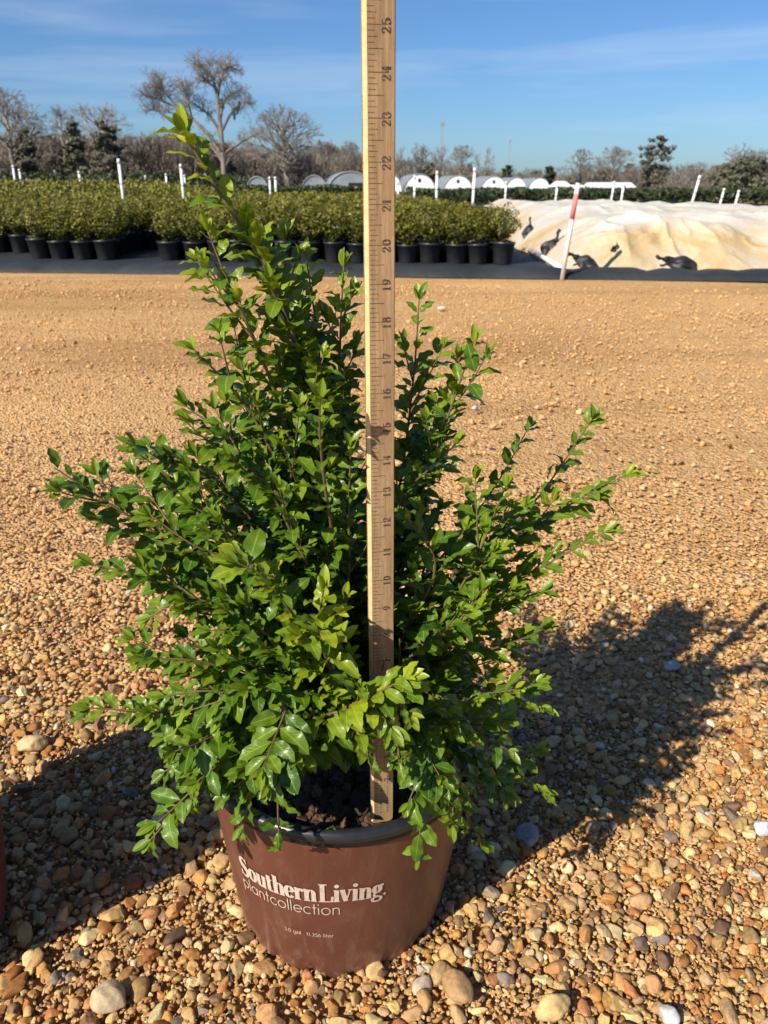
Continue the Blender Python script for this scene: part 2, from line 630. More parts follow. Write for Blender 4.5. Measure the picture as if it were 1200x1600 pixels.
def stones(pos, size, sub, seed, sink=0.30, flat=(0.5, 0.85), pale=0.0):
    """pos (N,2), size (N,) mean diameter -> verts, faces, tint"""
    r = np.random.default_rng(seed)
    var, f = pebble_variants(sub, 40, seed)
    N = len(pos)
    V = var[r.integers(0, len(var), N)].copy()
    sx = size * r.uniform(.85, 1.3, N) / 2
    sy = size * r.uniform(.65, 1.0, N) / 2
    sz = size * r.uniform(flat[0], flat[1], N) / 2
    V = V * np.stack([sx, sy, sz], 1)[:, None, :]
    tx, ty, a = r.normal(0, .28, N), r.normal(0, .28, N), r.uniform(0, 6.283, N)

    def rot(V, an, i, j):
        c, s = np.cos(an)[:, None], np.sin(an)[:, None]
        x, y = V[:, :, i].copy(), V[:, :, j].copy()
        V[:, :, i], V[:, :, j] = c * x - s * y, s * x + c * y
    rot(V, tx, 1, 2); rot(V, ty, 0, 2); rot(V, a, 0, 1)
    V[:, :, 0] += pos[:, 0:1]
    V[:, :, 1] += pos[:, 1:2]
    V[:, :, 2] += (sz * (1 - 2 * sink) + r.uniform(-.08, .12, N) * size)[:, None]
    col = PAL[r.choice(len(PAL), N, p=PALW)]
    col = np.power(col, 1.08) * r.uniform(.66, 1.28, (N, 1)) * r.uniform(.93, 1.07, (N, 3))
    if pale:
        col = col * (1 - pale) + np.array([.65, .395, .172]) * pale
    k = V.shape[1]
    tint = np.repeat(np.concatenate([col, np.ones((N, 1))], 1), k, 0)
    F = (f[None] + (np.arange(N) * k)[:, None, None]).reshape(-1, 3)
    return V.reshape(-1, 3), F, tint


def jitter_field(y0, y1, sp, seed, keep=1.0, margin=.22):
    r = np.random.default_rng(seed)
    pts = []
    y = y0
    while y < y1:
        w = 0.60 * y + margin
        xs = np.arange(-w, w, sp)
        p = np.stack([xs, np.full_like(xs, y)], 1) + r.uniform(-.48, .48, (len(xs), 2)) * sp
        pts.append(p)
        y += sp * .87
    p = np.concatenate(pts)
    return p[r.random(len(p)) < keep]


POT_C = np.array([-0.050, 0.652])
POT2_C = np.array([-0.528, 0.578])


def gravel():
    r = np.random.default_rng(3)
    parts = []
    # big stones on top
    big, bs = [], []
    tries = 0
    while tries < 9000:
        tries += 1
        y = 0.22 + r.random() ** 1.5 * 2.2
        x = r.uniform(-1, 1) * (0.60 * y + .2)
        left = x < 0.0
        s = r.choice([.020, .025, .031, .038], p=[.62, .27, .09, .02]) * r.uniform(.64, 1.02)
        s *= 1.08 if left else .98
        if y > 1.1:
            s *= .8
        if y > 1.2 and r.random() < .55:
            continue
        p = np.array([x, y])
        if np.hypot(*(p - POT_C)) < .1145 + s * .42 or np.hypot(*(p - POT2_C)) < .112 + s * .45:
            continue
        if any(abs(q[0] - x) < .06 and abs(q[1] - y) < .06 and math.hypot(q[0] - x, q[1] - y) < (s + t) * .50 for q, t in zip(big, bs)):
            continue
        big.append(p); bs.append(s)
        if len(big) > 780:
            break
    big, bs = np.array(big), np.array(bs)
    parts.append((stones(big, bs, 3, 11, .27, (.55, .85)), len(big)))

    def clear_of_big(p, s):
        ok = np.ones(len(p), bool)
        for c in range(0, len(p), 4000):
            q = p[c:c + 4000]
            d = np.hypot(q[:, None, 0] - big[None, :, 0], q[:, None, 1] - big[None, :, 1])
            ok[c:c + 4000] = (d > bs[None] * .42).all(1)
        for C, rr in ((POT_C, .1155), (POT2_C, .1155)):
            ok &= np.hypot(p[:, 0] - C[0], p[:, 1] - C[1]) > rr
        return ok
    def patchy(p):
        k = .12 + 1.5 * np.clip(.65 * vnoise(p[:, 0] * .9 + 20, p[:, 1] * 1.9 + 7) + .35 * vnoise(p[:, 0] * 3.3, p[:, 1] * 5 + 3) - .25, 0, 1)
        return p[r.random(len(p)) < k]

    def sizes(n, lo, med, sig, hi):
        return np.clip(med * np.exp(r.normal(0, sig, n)), lo, hi)
    p = jitter_field(.20, .95, .0102, 21)
    p = p[clear_of_big(p, 0)]
    parts.append((stones(p, sizes(len(p), .004, .0088, .46, .024), 2, 12, .30), len(p)))
    p = jitter_field(.20, .95, .0060, 22, .85)
    parts.append((stones(p, r.uniform(.003, .0075, len(p)), 1, 13, .15), len(p)))
    p = jitter_field(.95, 1.35, .0098, 26, .95)
    p = p[clear_of_big(p, 0)]
    parts.append((stones(p, sizes(len(p), .0035, .0080, .44, .022), 1, 17, .38, pale=.2), len(p)))
    p = jitter_field(1.35, 2.0, .0115, 23, .85)
    p = patchy(p[clear_of_big(p, 0)])
    parts.append((stones(p, sizes(len(p), .0035, .0072, .45, .022), 1, 14, .50, pale=.5), len(p)))
    p = patchy(jitter_field(2.0, 3.0, .0165, 24, .8))
    parts.append((stones(p, sizes(len(p), .004, .0078, .48, .028), 1, 15, .54, pale=.6), len(p)))
    p = jitter_field(3.0, 6.7, .023, 25, .6)
    p = patchy(p[p[:, 1] < 6.35 - .11 * p[:, 0]])
    parts.append((stones(p, sizes(len(p), .005, .010, .4, .03), 0 if False else 1, 16, .54, pale=.6), len(p)))
    vs, fs, ts, sm, base = [], [], [], [], 0
    for (v, f, t), nst in parts:
        vs.append(v); fs.append(f + base); ts.append(t); base += len(v)
        sm.append(np.repeat(r.random(nst) < .55, len(f) // nst))     # the rest are freshly broken, sharp edged
    me = mesh_np('gravel', np.concatenate(vs), np.concatenate(fs), np.concatenate(sm), {'tint': ('FLOAT_COLOR', np.concatenate(ts))})
    o = link('gravel', me, None, M['stone'])
    tag(o, 'loose tan and rust river gravel covering the yard', 'gravel', kind='stuff')


gravel()


def loose_stone(px, py, s, col, label, flat=.7, rot=0.3, sub=3):
    g = G(px, py, 0.006)
    var, f = pebble_variants(sub, 1, int(px * 7 + py), .55)
    v = var[0] * np.array([s * .62, s * .45, s * .5 * flat])
    c, sn = math.cos(rot), math.sin(rot)
    v[:, 0], v[:, 1] = c * v[:, 0] - sn * v[:, 1], sn * v[:, 0] + c * v[:, 1]
    v[:, 2] += s * .18
    me = mesh_np('stone', v, f, True, {'tint': ('FLOAT_COLOR', np.tile(np.array(col + (1,)), (len(v), 1)))})
    o = link('stone', me, None, M['stone'])
    o.location = g
    tag(o, label, 'stone')


loose_stone(172, 1563, .034, (.46, .36, .22), 'large pale cream pebble at the near left edge of the gravel', .8, .25)
loose_stone(716, 1548, .034, (.36, .22, .10), 'large angular tan stone just right of the pot base', .7, 1.9)
loose_stone(862, 1576, .030, (.62, .44, .19), 'chunky yellow cream stone at the bottom of the picture', .9, .4)
loose_stone(1044, 1588, .020, (.58, .57, .55), 'white and grey streaked stone at the bottom right edge', .8, 1.7)
loose_stone(824, 1310, .030, (.22, .23, .23), 'smooth grey oval pebble inside the pot shadow', .7, 1.3)
loose_stone(50, 1168, .036, (.55, .38, .20), 'long flat cream stone beside the dark shadow on the left', .6, .15)
loose_stone(1050, 1044, .024, (.36, .37, .37), 'bluish grey stone in the shrub shadow on the right', .7, .3)
loose_stone(1192, 1296, .023, (.56, .56, .55), 'white pebble at the far right edge of the sunlit gravel', .8, .5)
loose_stone(690, 484, .048, (.62, .58, .52), 'lone white stone on the sandy yard beyond the shrub', .6, .1)
loose_stone(742, 640, .026, (.58, .52, .44), 'whitish stone behind the right side shoots', .8, .8)


# ------------------------------------------------------------------ lettering (pen strokes laid on a surface)
def arc(cx, cy, rx, ry, a0, a1, n=14):
    return [(cx + rx * math.cos(R(a0 + (a1 - a0) * i / n)), cy + ry * math.sin(R(a0 + (a1 - a0) * i / n))) for i in range(n + 1)]


def ln(*p, n=5):
    out = []
    for a, b in zip(p[:-1], p[1:]):
        for i in range(n):
            out.append((a[0] + (b[0] - a[0]) * i / n, a[1] + (b[1] - a[1]) * i / n))
    return out + [p[-1]]


def bez(a, b, c, d, n=14):
    o = []
    for i in range(n + 1):
        t = i / n; s = 1 - t
        o.append(tuple(s ** 3 * a[k] + 3 * s * s * t * b[k] + 3 * s * t * t * c[k] + t ** 3 * d[k] for k in (0, 1)))
    return o


def stem(x, y0, y1):
    return ('K', ln((x, y0), (x, y1)))


def ser(x0, x1, y):
    return ('T', ln((x0, y), (x1, y), n=3))


def dot(cx, cy, r):
    return ('D', (cx, cy, r))


# bold condensed serif: 'K' thick, 'T' thin, 'V' pen by direction, 'D' dot.  advance width last
SERIF = {
    'S': ([('W', bez((.60, 1.22), (.58, 1.50), (.10, 1.58), (.10, 1.16), 10) + bez((.10, 1.16), (.10, .80), (.66, .78), (.66, .38), 12)[1:] + bez((.66, .38), (.66, -.14), (.10, -.10), (.08, .32), 10)[1:]),
           ('T', ln((.62, 1.48), (.62, 1.10), n=3)), ('T', ln((.06, .40), (.06, .0), n=3))], .80),
    'o': ([('V', arc(.34, .5, .24, .46, 0, 360, 28))], .70),
    'u': ([('V', ln((.20, .98), (.20, .30)) + arc(.38, .28, .18, .24, 180, 330, 10)), stem(.62, .0, .98), ser(.02, .2, .965), ser(.46, .62, .965), ser(.62, .80, .035)], .82),
    't': ([('V', ln((.22, 1.28), (.22, .24)) + arc(.36, .20, .14, .17, 180, 320, 8)), ser(.02, .46, .955)], .52),
    'h': ([stem(.2, 0, 1.48), ser(.02, .2, 1.465), ser(.02, .40, .035), ('V', arc(.44, .66, .20, .28, 170, 0, 12) + ln((.64, .6), (.64, 0))), ser(.46, .82, .035)], .84),
    'e': ([('V', arc(.34, .5, .24, .46, 8, 322, 26)), ser(.14, .60, .535)], .66),
    'r': ([stem(.2, 0, .98), ser(.02, .2, .965), ser(.02, .42, .035), ('V', arc(.46, .68, .2, .26, 165, 70, 8)), dot(.54, .84, .12)], .62),
    'n': ([stem(.2, 0, .98), ser(.02, .2, .965), ser(.02, .40, .035), ('V', arc(.44, .66, .20, .28, 170, 0, 12) + ln((.64, .6), (.64, 0))), ser(.46, .82, .035)], .84),
    'L': ([stem(.26, 0, 1.48), ser(.02, .54, 1.465), ser(.02, .86, .035), ('K2', ln((.84, .0), (.88, .46), n=3))], .94),
    'i': ([stem(.2, 0, .98), ser(.02, .2, .965), ser(.02, .40, .035), dot(.2, 1.32, .155)], .42),
    'v': ([('K', ln((.12, .98), (.36, .02))), ('T', ln((.38, .02), (.60, .98))), ser(.0, .30, .965), ser(.48, .72, .965)], .72),
    'g': ([('V', arc(.32, .66, .19, .30, 0, 360, 24)), ('T2', arc(.34, -.18, .28, .20, 0, 360, 24)), ('K2', bez((.24, .36), (.02, .16), (.16, .06), (.42, .04), 8)), ('T2', bez((.46, .86), (.52, .98), (.6, 1.0), (.64, .96), 6)), dot(.64, .95, .09)], .72),
    '.': ([dot(.12, .1, .09)], .3),
    ' ': ([], .10),
}
SANS = {
    'p': ([ln((.06, .96), (.06, -.55)), arc(.46, .48, .40, .46, 0, 360, 24)], .98),
    'l': ([ln((.08, 0), (.08, 1.5))], .26),
    'a': ([arc(.44, .48, .40, .46, 0, 360, 24), ln((.84, .96), (.84, 0))], 1.0),
    'n': ([ln((.08, 0), (.08, .94)), arc(.38, .60, .30, .34, 180, 0, 14) + ln((.68, .6), (.68, 0))], .84),
    't': ([ln((.22, 1.4), (.22, 0)), ln((.0, .92), (.44, .92))], .50),
    'c': ([arc(.46, .48, .42, .46, 48, 312, 20)], .84),
    'o': ([arc(.48, .48, .42, .46, 0, 360, 26)], 1.04),
    'e': ([arc(.46, .48, .42, .46, 0, 312, 22), ln((.06, .48), (.88, .48))], .98),
    'i': ([ln((.08, 0), (.08, .94)), ln((.08, 1.26), (.08, 1.42))], .26),
    'g': ([arc(.44, .48, .40, .46, 0, 360, 24), ln((.84, .94), (.84, -.2)) + arc(.46, -.2, .38, .32, 0, -150, 10)], 1.0),
    'r': ([ln((.08, 0), (.08, .94)), arc(.34, .62, .26, .32, 180, 60, 8)], .48),
    '.': ([ln((.08, 0), (.08, .14))], .3),
    ' ': ([], .45),
    '0': ([arc(.40, .72, .36, .70, 0, 360, 26)], .90),
    '1': ([ln((.1, 1.2), (.32, 1.42), (.32, 0))], .52),
    '3': ([arc(.36, 1.06, .30, .36, 150, -90, 14) + arc(.36, .36, .36, .36, 90, -150, 14)], .84),
    '5': ([ln((.68, 1.42), (.20, 1.42), (.12, .80)) + arc(.36, .46, .36, .46, 130, -140, 14)], .86),
    '6': ([arc(.40, .44, .36, .44, 0, 360, 24), bez((.06, .5), (.1, 1.0), (.4, 1.3), (.5, 1.42), 8)], .88),
}
# old-style ruler numerals, height 1.0
NUM = {
    '0': ([('V', arc(.30, .5, .24, .46, 0, 360, 24))], .64),
    '1': ([('K', ln((.26, 0), (.26, .98))), ('T', ln((.06, .80), (.26, .96), n=3)), ('T', ln((.06, .03), (.46, .03), n=3))], .54),
    '2': ([('V', arc(.30, .72, .22, .26, 165, -30, 12) + ln((.46, .54), (.08, .06), n=4)), ('K2', ln((.06, .05), (.56, .05), n=4)), ('T', ln((.56, .02), (.58, .26), n=3)), dot(.13, .74, .09)], .64),
    '3': ([('V', arc(.28, .74, .19, .24, 150, -80, 12)), ('V', arc(.28, .27, .24, .26, 85, -160, 14)), dot(.12, .78, .08), dot(.09, .2, .09)], .62),
    '4': ([('K', ln((.42, 0), (.42, .98))), ('T', ln((.40, .96), (.04, .30), n=4)), ('T', ln((.04, .29), (.62, .29), n=4)), ('T', ln((.28, .03), (.58, .03), n=3))], .66),
    '5': ([('T', ln((.14, .96), (.50, .94), n=3)), ('T', ln((.14, .96), (.12, .52), n=3)), ('V', arc(.28, .31, .24, .29, 130, -150, 16)), dot(.10, .2, .09)], .62),
    '6': ([('V', arc(.30, .31, .23, .30, 0, 360, 22)), ('V', bez((.08, .34), (.10, .8), (.3, .98), (.48, .94), 10)), dot(.46, .88, .07)], .64),
    '7': ([('K2', ln((.06, .93), (.56, .93), n=4)), ('K', ln((.55, .92), (.24, 0))), ('T', ln((.06, .96), (.05, .70), n=3))], .60),
    '8': ([('V', arc(.30, .74, .18, .23, 0, 360, 20)), ('V', arc(.30, .27, .23, .26, 0, 360, 22))], .64),
    '9': ([('V', arc(.30, .68, .23, .30, 0, 360, 22)), ('V', bez((.52, .66), (.50, .2), (.3, .02), (.12, .06), 10)), dot(.14, .12, .07)], .64),
}


def text_mesh(mb, text, font, size, mapf, thick=.27, thin=.085, mono=None, track=0.0, xs=1.0, off0=0.0, x_start=0.0):
    """append the strokes of a text to MB; mapf(x, y, k) places a flat point, k a small lift per stroke. Returns the width."""
    x0 = x_start
    lift = off0
    for ch in text:
        strokes, adv = font[ch]
        for st in strokes:
            lift += 1.2e-5
            kind, pts = st if mono is None else ('M', st)
            if kind == 'D':
                cx, cy, r = pts
                vs = [(cx, cy)] + [(cx + r * math.cos(2 * math.pi * k / 14), cy + r * math.sin(2 * math.pi * k / 14)) for k in range(14)]
                mb.add([mapf(x0 + x * size * xs, y * size, lift) for x, y in vs], [(0, 1 + k, 1 + (k + 1) % 14) for k in range(14)])
                continue
            m = len(pts)
            vs = []
            closed = math.hypot(pts[0][0] - pts[-1][0], pts[0][1] - pts[-1][1]) < 1e-6
            for i in range(m):
                if closed:
                    a, b = pts[(i - 1) % (m - 1)], pts[(i + 1) % (m - 1)]
                else:
                    a, b = pts[max(i - 1, 0)], pts[min(i + 1, m - 1)]
                dx, dy = b[0] - a[0], b[1] - a[1]
                L = math.hypot(dx, dy) or 1
                dx, dy = dx / L, dy / L
                if kind == 'M':
                    w = mono
                elif kind == 'K':
                    w = thick
                elif kind == 'K2':
                    w = thick * .55
                elif kind == 'T':
                    w = thin
                elif kind == 'T2':
                    w = thin * 1.3 + .5 * (thick - thin) * abs(dy) ** 2
                elif kind == 'W':
                    u = i / (m - 1)
                    w = thin + (thick * 1.05 - thin) * math.exp(-((u - .5) / .24) ** 2) + .1 * math.sin(u * math.pi)
                else:
                    w = thin + (thick - thin) * abs(dy) ** 1.8
                vs.append((pts[i][0] - dy * w / 2, pts[i][1] + dx * w / 2))
                vs.append((pts[i][0] + dy * w / 2, pts[i][1] - dx * w / 2))
            mb.add([mapf(x0 + x * size * xs, y * size, lift) for x, y in vs],
                   [(2 * i, 2 * i + 1, 2 * i + 3, 2 * i + 2) for i in range(m - 1)])
        x0 += (adv + track) * size * xs
    return x0 - x_start


# ------------------------------------------------------------------ the pot
POT_H, R_TOP, R_BOT = .230, .1425, .1145


def pot_radius(z):
    return R_BOT + (R_TOP - R_BOT) * (z / POT_H)


def build_pot(root, body_mat, printed):
    n = 120
    vs, fs = [], []
    rows = [0.0, .004, .010, .03, .07, .11, .15, .19, POT_H - .012]
    for i, z in enumerate(rows):
        for k in range(n):
            a = 2 * math.pi * k / n
            zz, r = z, pot_radius(z)
            if i < 3:                                # scalloped foot
                w = abs(math.sin(a * 9 + .3)) ** .55
                zz = z + (1 - w) * (.013 if i == 0 else .009 if i == 1 else .004)
                r -= .003 * (1 - w) + (.002 if i == 0 else 0)
            vs.append((r * math.cos(a), r * math.sin(a), zz))
    m = len(rows)
    for i in range(m - 1):
        for k in range(n):
            k2 = (k + 1) % n
            fs.append((i * n + k, i * n + k2, (i + 1) * n + k2, (i + 1) * n + k))
    b = MB(); b.add(vs, fs)
    # floor just above the scallops and a small step under the lip
    b.lathe([(R_BOT - .004, .0135), (.001, .0135)], n)
    pot = b.build('pot', body_mat, root, True)
    r = MB()
    ro = R_TOP + .0035
    prof = []
    for k in range(9):
        a = R(-60 + k * 26)
        prof.append((ro - .0058 + .0062 * math.cos(a), POT_H - .0065 + .0068 * math.sin(a)))
    prof += [(ro - .0135, POT_H - .006), (ro - .015, POT_H - .03), (ro - .0165, POT_H - .07)]
    prof = [(ro - .0045, POT_H - .0165), (ro - .0012, POT_H - .0155)] + prof
    r.lathe(prof, 120)
    rim = r.build('rim', M['rim'], pot, True)
    return pot


shrub = empty('potted_shrub', (POT_C[0], POT_C[1], -.008))
shrub.rotation_euler = (0, R(1.4), 0)
tag(shrub, 'large bushy glossy green shrub growing in a brown printed nursery pot', 'potted shrub')
pot = build_pot(shrub, M['pot'], True)

TH0 = math.atan2(-POT_C[1], -POT_C[0])        # direction of the camera seen from the pot


def on_pot(x, y, k):
    """x: metres along the wall from the face turned to the camera (right +), y: height"""
    r = pot_radius(y)
    a = TH0 + x / .128
    r += .00035 + k
    y -= max(0.0, -x - .0) * .085
    return (r * math.cos(a), r * math.sin(a), y)


def pot_text(text, font, size, x_left, y0, width, **kw):
    dummy = MB()
    w0 = text_mesh(dummy, text, font, size, lambda x, y, k: (x, y, k), **kw)
    sx = width / w0
    mb = MB()
    text_mesh(mb, text, font, size, lambda x, y, k: on_pot(x_left + x * sx, y0 + y, k), **kw)
    return mb


pot_text('Southern Living.', SERIF, .0176, -.1110, .1330, .1506, thick=.29, thin=.085, track=-.01).build('lettering', M['print_pale'], pot)
pot_text('plantcollection', SANS, .0112, -.1126, .1130, .1096, mono=.105, track=.07).build('lettering', M['print_pale'], pot)
pot_text('3.0 gal.  11.356 liter', SANS, .0036, -.0630, .0770, .0524, mono=.15, track=.1).build('lettering', M['print_pale'], pot)


def potting_mix(root, r0, z0, seed, count):
    r = np.random.default_rng(seed)
    b = MB()
    n = 40
    vs = [(0, 0, z0 + .012)]
    for j in range(1, 9):
        for k in range(n):
            a = 2 * math.pi * k / n
            rr = r0 * j / 8
            vs.append((rr * math.cos(a), rr * math.sin(a), z0 + .012 * (1 - (j / 8) ** 2) + r.normal(0, .0016)))
    fs = [(0, 1 + k, 1 + (k + 1) % n) for k in range(n)]
    for j in range(7):
        for k in range(n):
            k2 = (k + 1) % n
            fs.append((1 + j * n + k, 1 + j * n + k2, 1 + (j + 1) * n + k2, 1 + (j + 1) * n + k))
    b.add(vs, fs)
    o = b.build('potting_mix', M['soil'], root, False)
    # bark chips
    a = r.uniform(0, 6.283, count)
    rad = np.sqrt(r.random(count)) * (r0 - .008)
    pos = np.stack([rad * np.cos(a), rad * np.sin(a)], 1)
    v, f, t = stones(pos, r.gamma(3, .0072 / 3, count) + .003, 2, seed + 5, .25, (.35, .8))
    rr = np.hypot(v[:, 0], v[:, 1]) / r0
    v[:, 2] += z0 + .012 * (1 - np.clip(rr, 0, 1) ** 2)
    g = np.repeat(r.uniform(.4, 1.9, count), len(v) // count)[:, None]
    tint = np.concatenate([np.array([[.062, .034, .020]]) * g, np.ones((len(v), 1))], 1)
    link('bark_chips', mesh_np('bark_chips', v, f, True, {'tint': ('FLOAT_COLOR', tint)}), o, M['stone'])
    return o


Z_SOIL = .192
potting_mix(pot, R_TOP - .006, Z_SOIL + .004, 31, 2600)

# ------------------------------------------------------------------ leaves
NL, NW = 12, 5
U = np.linspace(0, 1, NL)
Wd = np.linspace(-1, 1, NW)
PROFILE = np.array([.05, .34, .63, .84, .96, 1.0, 1.0, .95, .85, .68, .42, .03])


def leaf_batch(base, d, nrm, L, W, curl, fold, wave, phase, age, rand):
    """all (N,...) arrays -> verts, faces, leaf attr, rand attr"""
    N = len(base)
    d = d / np.linalg.norm(d, axis=1, keepdims=True)
    side = np.cross(d, nrm)
    side /= np.linalg.norm(side, axis=1, keepdims=True) + 1e-9
    nr = np.cross(side, d)
    u = U[None, :, None]
    w = Wd[None, None, :]
    half = PROFILE[None, :, None] * (W[:, None, None] / 2)
    ang = curl[:, None, None] * u                       # bends down towards the tip
    s = np.where(np.abs(curl)[:, None, None] < 1e-3, u, np.sin(ang) / np.where(np.abs(curl)[:, None, None] < 1e-3, 1, curl[:, None, None]))
    h = -np.where(np.abs(curl)[:, None, None] < 1e-3, 0 * u, (1 - np.cos(ang)) / np.where(np.abs(curl)[:, None, None] < 1e-3, 1, curl[:, None, None]))
    x = half * w * np.cos(fold)[:, None, None]
    z = half * np.abs(w) * np.sin(fold)[:, None, None] + wave[:, None, None] * L[:, None, None] * np.sin(u * 15 + phase[:, None, None] + 1.6 * w) * np.abs(w) ** 1.5 * np.sin(np.pi * u)
    along = L[:, None, None] * s + 0 * w
    up = L[:, None, None] * h + z
    V = (base[:, None, None, :] + d[:, None, None, :] * along[..., None] + side[:, None, None, :] * x[..., None] + nr[:, None, None, :] * up[..., None])
    A = np.stack(np.broadcast_arrays(w + 0 * u + 0 * age[:, None, None], u + 0 * w + 0 * age[:, None, None], age[:, None, None] + 0 * u + 0 * w), -1)
    k = NL * NW
    i, j = np.meshgrid(np.arange(NL - 1), np.arange(NW - 1), indexing='ij')
    a = (i * NW + j).ravel()
    q = np.stack([a, a + NW, a + NW + 1, a + 1], 1)
    F = (q[None] + (np.arange(N) * k)[:, None, None]).reshape(-1, 4)
    return V.reshape(-1, 3), F, A.reshape(-1, 3), np.repeat(rand, k)


def smooth_path(pts, n):
    """Catmull-Rom through pts, n samples"""
    p = [Vector(q) for q in pts]
    p = [p[0] * 2 - p[1]] + p + [p[-1] * 2 - p[-2]]
    seg = len(p) - 3
    out = []
    for i in range(n + 1):
        t = i / n * seg
        k = min(int(t), seg - 1)
        t -= k
        a, b, c, d = p[k:k + 4]
        out.append(.5 * ((2 * b) + (c - a) * t + (2 * a - 5 * b + 4 * c - d) * t * t + (3 * b - a - 3 * c + d) * t ** 3))
    return out


RULER_Y = .547


def leaf_allowed(b, tip):
    """keeps the yardstick face, the bare soil and the printed wall as open as the photo has them"""
    for q in (b, (b + tip) / 2, tip):
        x, y, dd = proj(q)
        if 562 < x < 622 and q.y < RULER_Y + .012:
            if y < 1022 or 1212 < y < 1290:
                return False
        if abs(q.x - .0) < .03 and RULER_Y - .012 < q.y < RULER_Y + .014 and q.z > .19 and -.022 < q.x < .014:
            return False
        if 470 < x < 585 and 1200 < y < 1325:
            return False
        if 360 < x < 640 and y > 1336:
            return False
        if y > 1362 or x < 60:
            return False
        if 615 < x < 690 and 1240 < y < 1258 and False:
            return False
    return True


def in_silhouette(q):
    return True


def branch(pts, seed, dens=1.0, lsize=1.0, tip_age=.75, base_age=.05, start=.25, shoots=True, rad=.0021, shoot_len=.085, shoot_max=.82, shrink=.42):
    r = random.Random(seed)
    L_total = sum((Vector(a) - Vector(b)).length for a, b in zip(pts[:-1], pts[1:]))
    n = max(8, int(L_total / .006))
    path = smooth_path(pts, n)
    mb = MB()
    mb.tube(path, [rad * (1 - .72 * i / n) for i in range(n + 1)], 6)
    leaves = []

    def leafy(path, s0, young0, young1, scale, step, shrink):
        """opposite leaves in two ranks, spread flat on leaning twigs and crosswise on upright ones"""
        m = len(path)
        acc, s = 0.0, 0.0
        tot = sum((path[i + 1] - path[i]).length for i in range(m - 1))
        pair = 0
        tw = r.uniform(-.4, .4)
        for i in range(m - 1):
            seg = path[i + 1] - path[i]
            sl_ = seg.length
            t = seg.normalized()
            acc += sl_; s += sl_
            frac = s / tot
            if frac < s0:
                acc = 0; continue
            if acc < step * (1 - .25 * frac):
                continue
            acc = 0
            pair += 1
            upright = max(0.0, min(1.0, (abs(t.z) - .72) / .25))
            phi = tw + (pair % 2) * (.35 + (R(90) - .35) * upright) + r.uniform(-.3, .3)
            a = t.cross(Vector((0, 0, 1)))
            if a.length < .12:
                a = Vector((1, 0, 0)) - t * t.x
            a.normalize()
            c = a.cross(t)
            for side in (0, 1):
                if r.random() < .06:
                    continue
                an = phi + math.pi * side + r.uniform(-.25, .25)
                lat = a * math.cos(an) + c * math.sin(an)
                fw = r.uniform(.40, .80) + .5 * max(0, frac - .6) / .4
                d = (t * fw + lat * r.uniform(.8, 1.0) + Vector((0, 0, r.uniform(-.05, .12)))).normalized()
                up = c * (1 - .5 * upright) + t * (.25 + .65 * upright) + Vector((r.uniform(-.35, .2), r.uniform(-.6, .05), .35))
                ln_ = r.uniform(.0205, .0315) * scale * (1 - shrink * max(0, frac - .68) / .32)
                if r.random() < .08:
                    ln_ *= r.uniform(.5, .8)
                ag = young0 + (young1 - young0) * frac ** 2.4 + r.uniform(-.06, .08)
                leaves.append((path[i + 1] + lat * .0012, d, up, ln_, ln_ * r.uniform(.42, .55), r.uniform(.1, 1.2), r.uniform(.08, .55), r.uniform(.038, .10), r.uniform(0, 6.28), min(1, max(0, ag * .8)), r.random()))
        t = (path[-1] - path[-2]).normalized()
        for k in range(4):
            an = k * 1.6 + r.uniform(-.3, .3)
            a = t.cross(Vector((.2, .1, 1))).normalized(); c = t.cross(a)
            d = (t * 1.0 + (a * math.cos(an) + c * math.sin(an)) * r.uniform(.25, .6)).normalized()
            ln_ = r.uniform(.010, .018) * scale
            leaves.append((path[-1], d, Vector((r.uniform(-.4, .4), -.4, 1)), ln_, ln_ * .42, r.uniform(0, .5), .4, .01, r.uniform(0, 6), min(1, young1 + .12), r.uniform(.2, .8)))

    leafy(path, start, base_age, tip_age, lsize, .0118 / dens, shrink)
    if shoots:
        k = r.randint(0, 1)
        d0 = 0
        for i in range(2, n - 3):
            d0 += (path[i] - path[i - 1]).length
            fr = i / n
            if fr < start * .8 or fr > shoot_max or d0 < .0235 / dens:
                continue
            d0 = 0
            t = (path[i + 1] - path[i - 1]).normalized()
            k += 1
            a = t.cross(Vector((0, 0, 1)))
            a = a.normalized() if a.length > .12 else Vector((1, 0, 0))
            c = a.cross(t)
            an = math.pi * (k % 2) + r.uniform(-.9, .9)
            lat = a * math.cos(an) + c * math.sin(an)
            d = (t * 1.0 + lat * r.uniform(.42, .75) + Vector((0, 0, .12))).normalized()      # sprays run forward along the stem
            Ls = shoot_len * r.uniform(.6, 1.35) * (1.0 - .55 * fr)
            if Ls < .02:
                continue
            q = [path[i]]
            m2 = max(5, int(Ls / .006))
            for j in range(1, m2 + 1):
                q.append(q[-1] + d * (Ls / m2))
                d = (d + Vector((r.uniform(-.03, .03), r.uniform(-.03, .03), .025 + r.uniform(-.03, .03)))).normalized()
            mb.tube(q, [rad * .5 * (1 - .6 * j / m2) for j in range(m2 + 1)], 5)
            leafy(q, .12, base_age + .03, tip_age * .8 + .05, lsize * .9, .0105 / dens, shrink)
    keep = [x for x in leaves if leaf_allowed(x[0], x[0] + x[1] * x[3])]
    off = Vector((POT_C[0], POT_C[1], 0))
    st = mb
    inv = shrub_inv
    st.v = [tuple(inv @ Vector(p)) for p in st.v]
    so = st.build('branch', M['stem'], shrub, True)
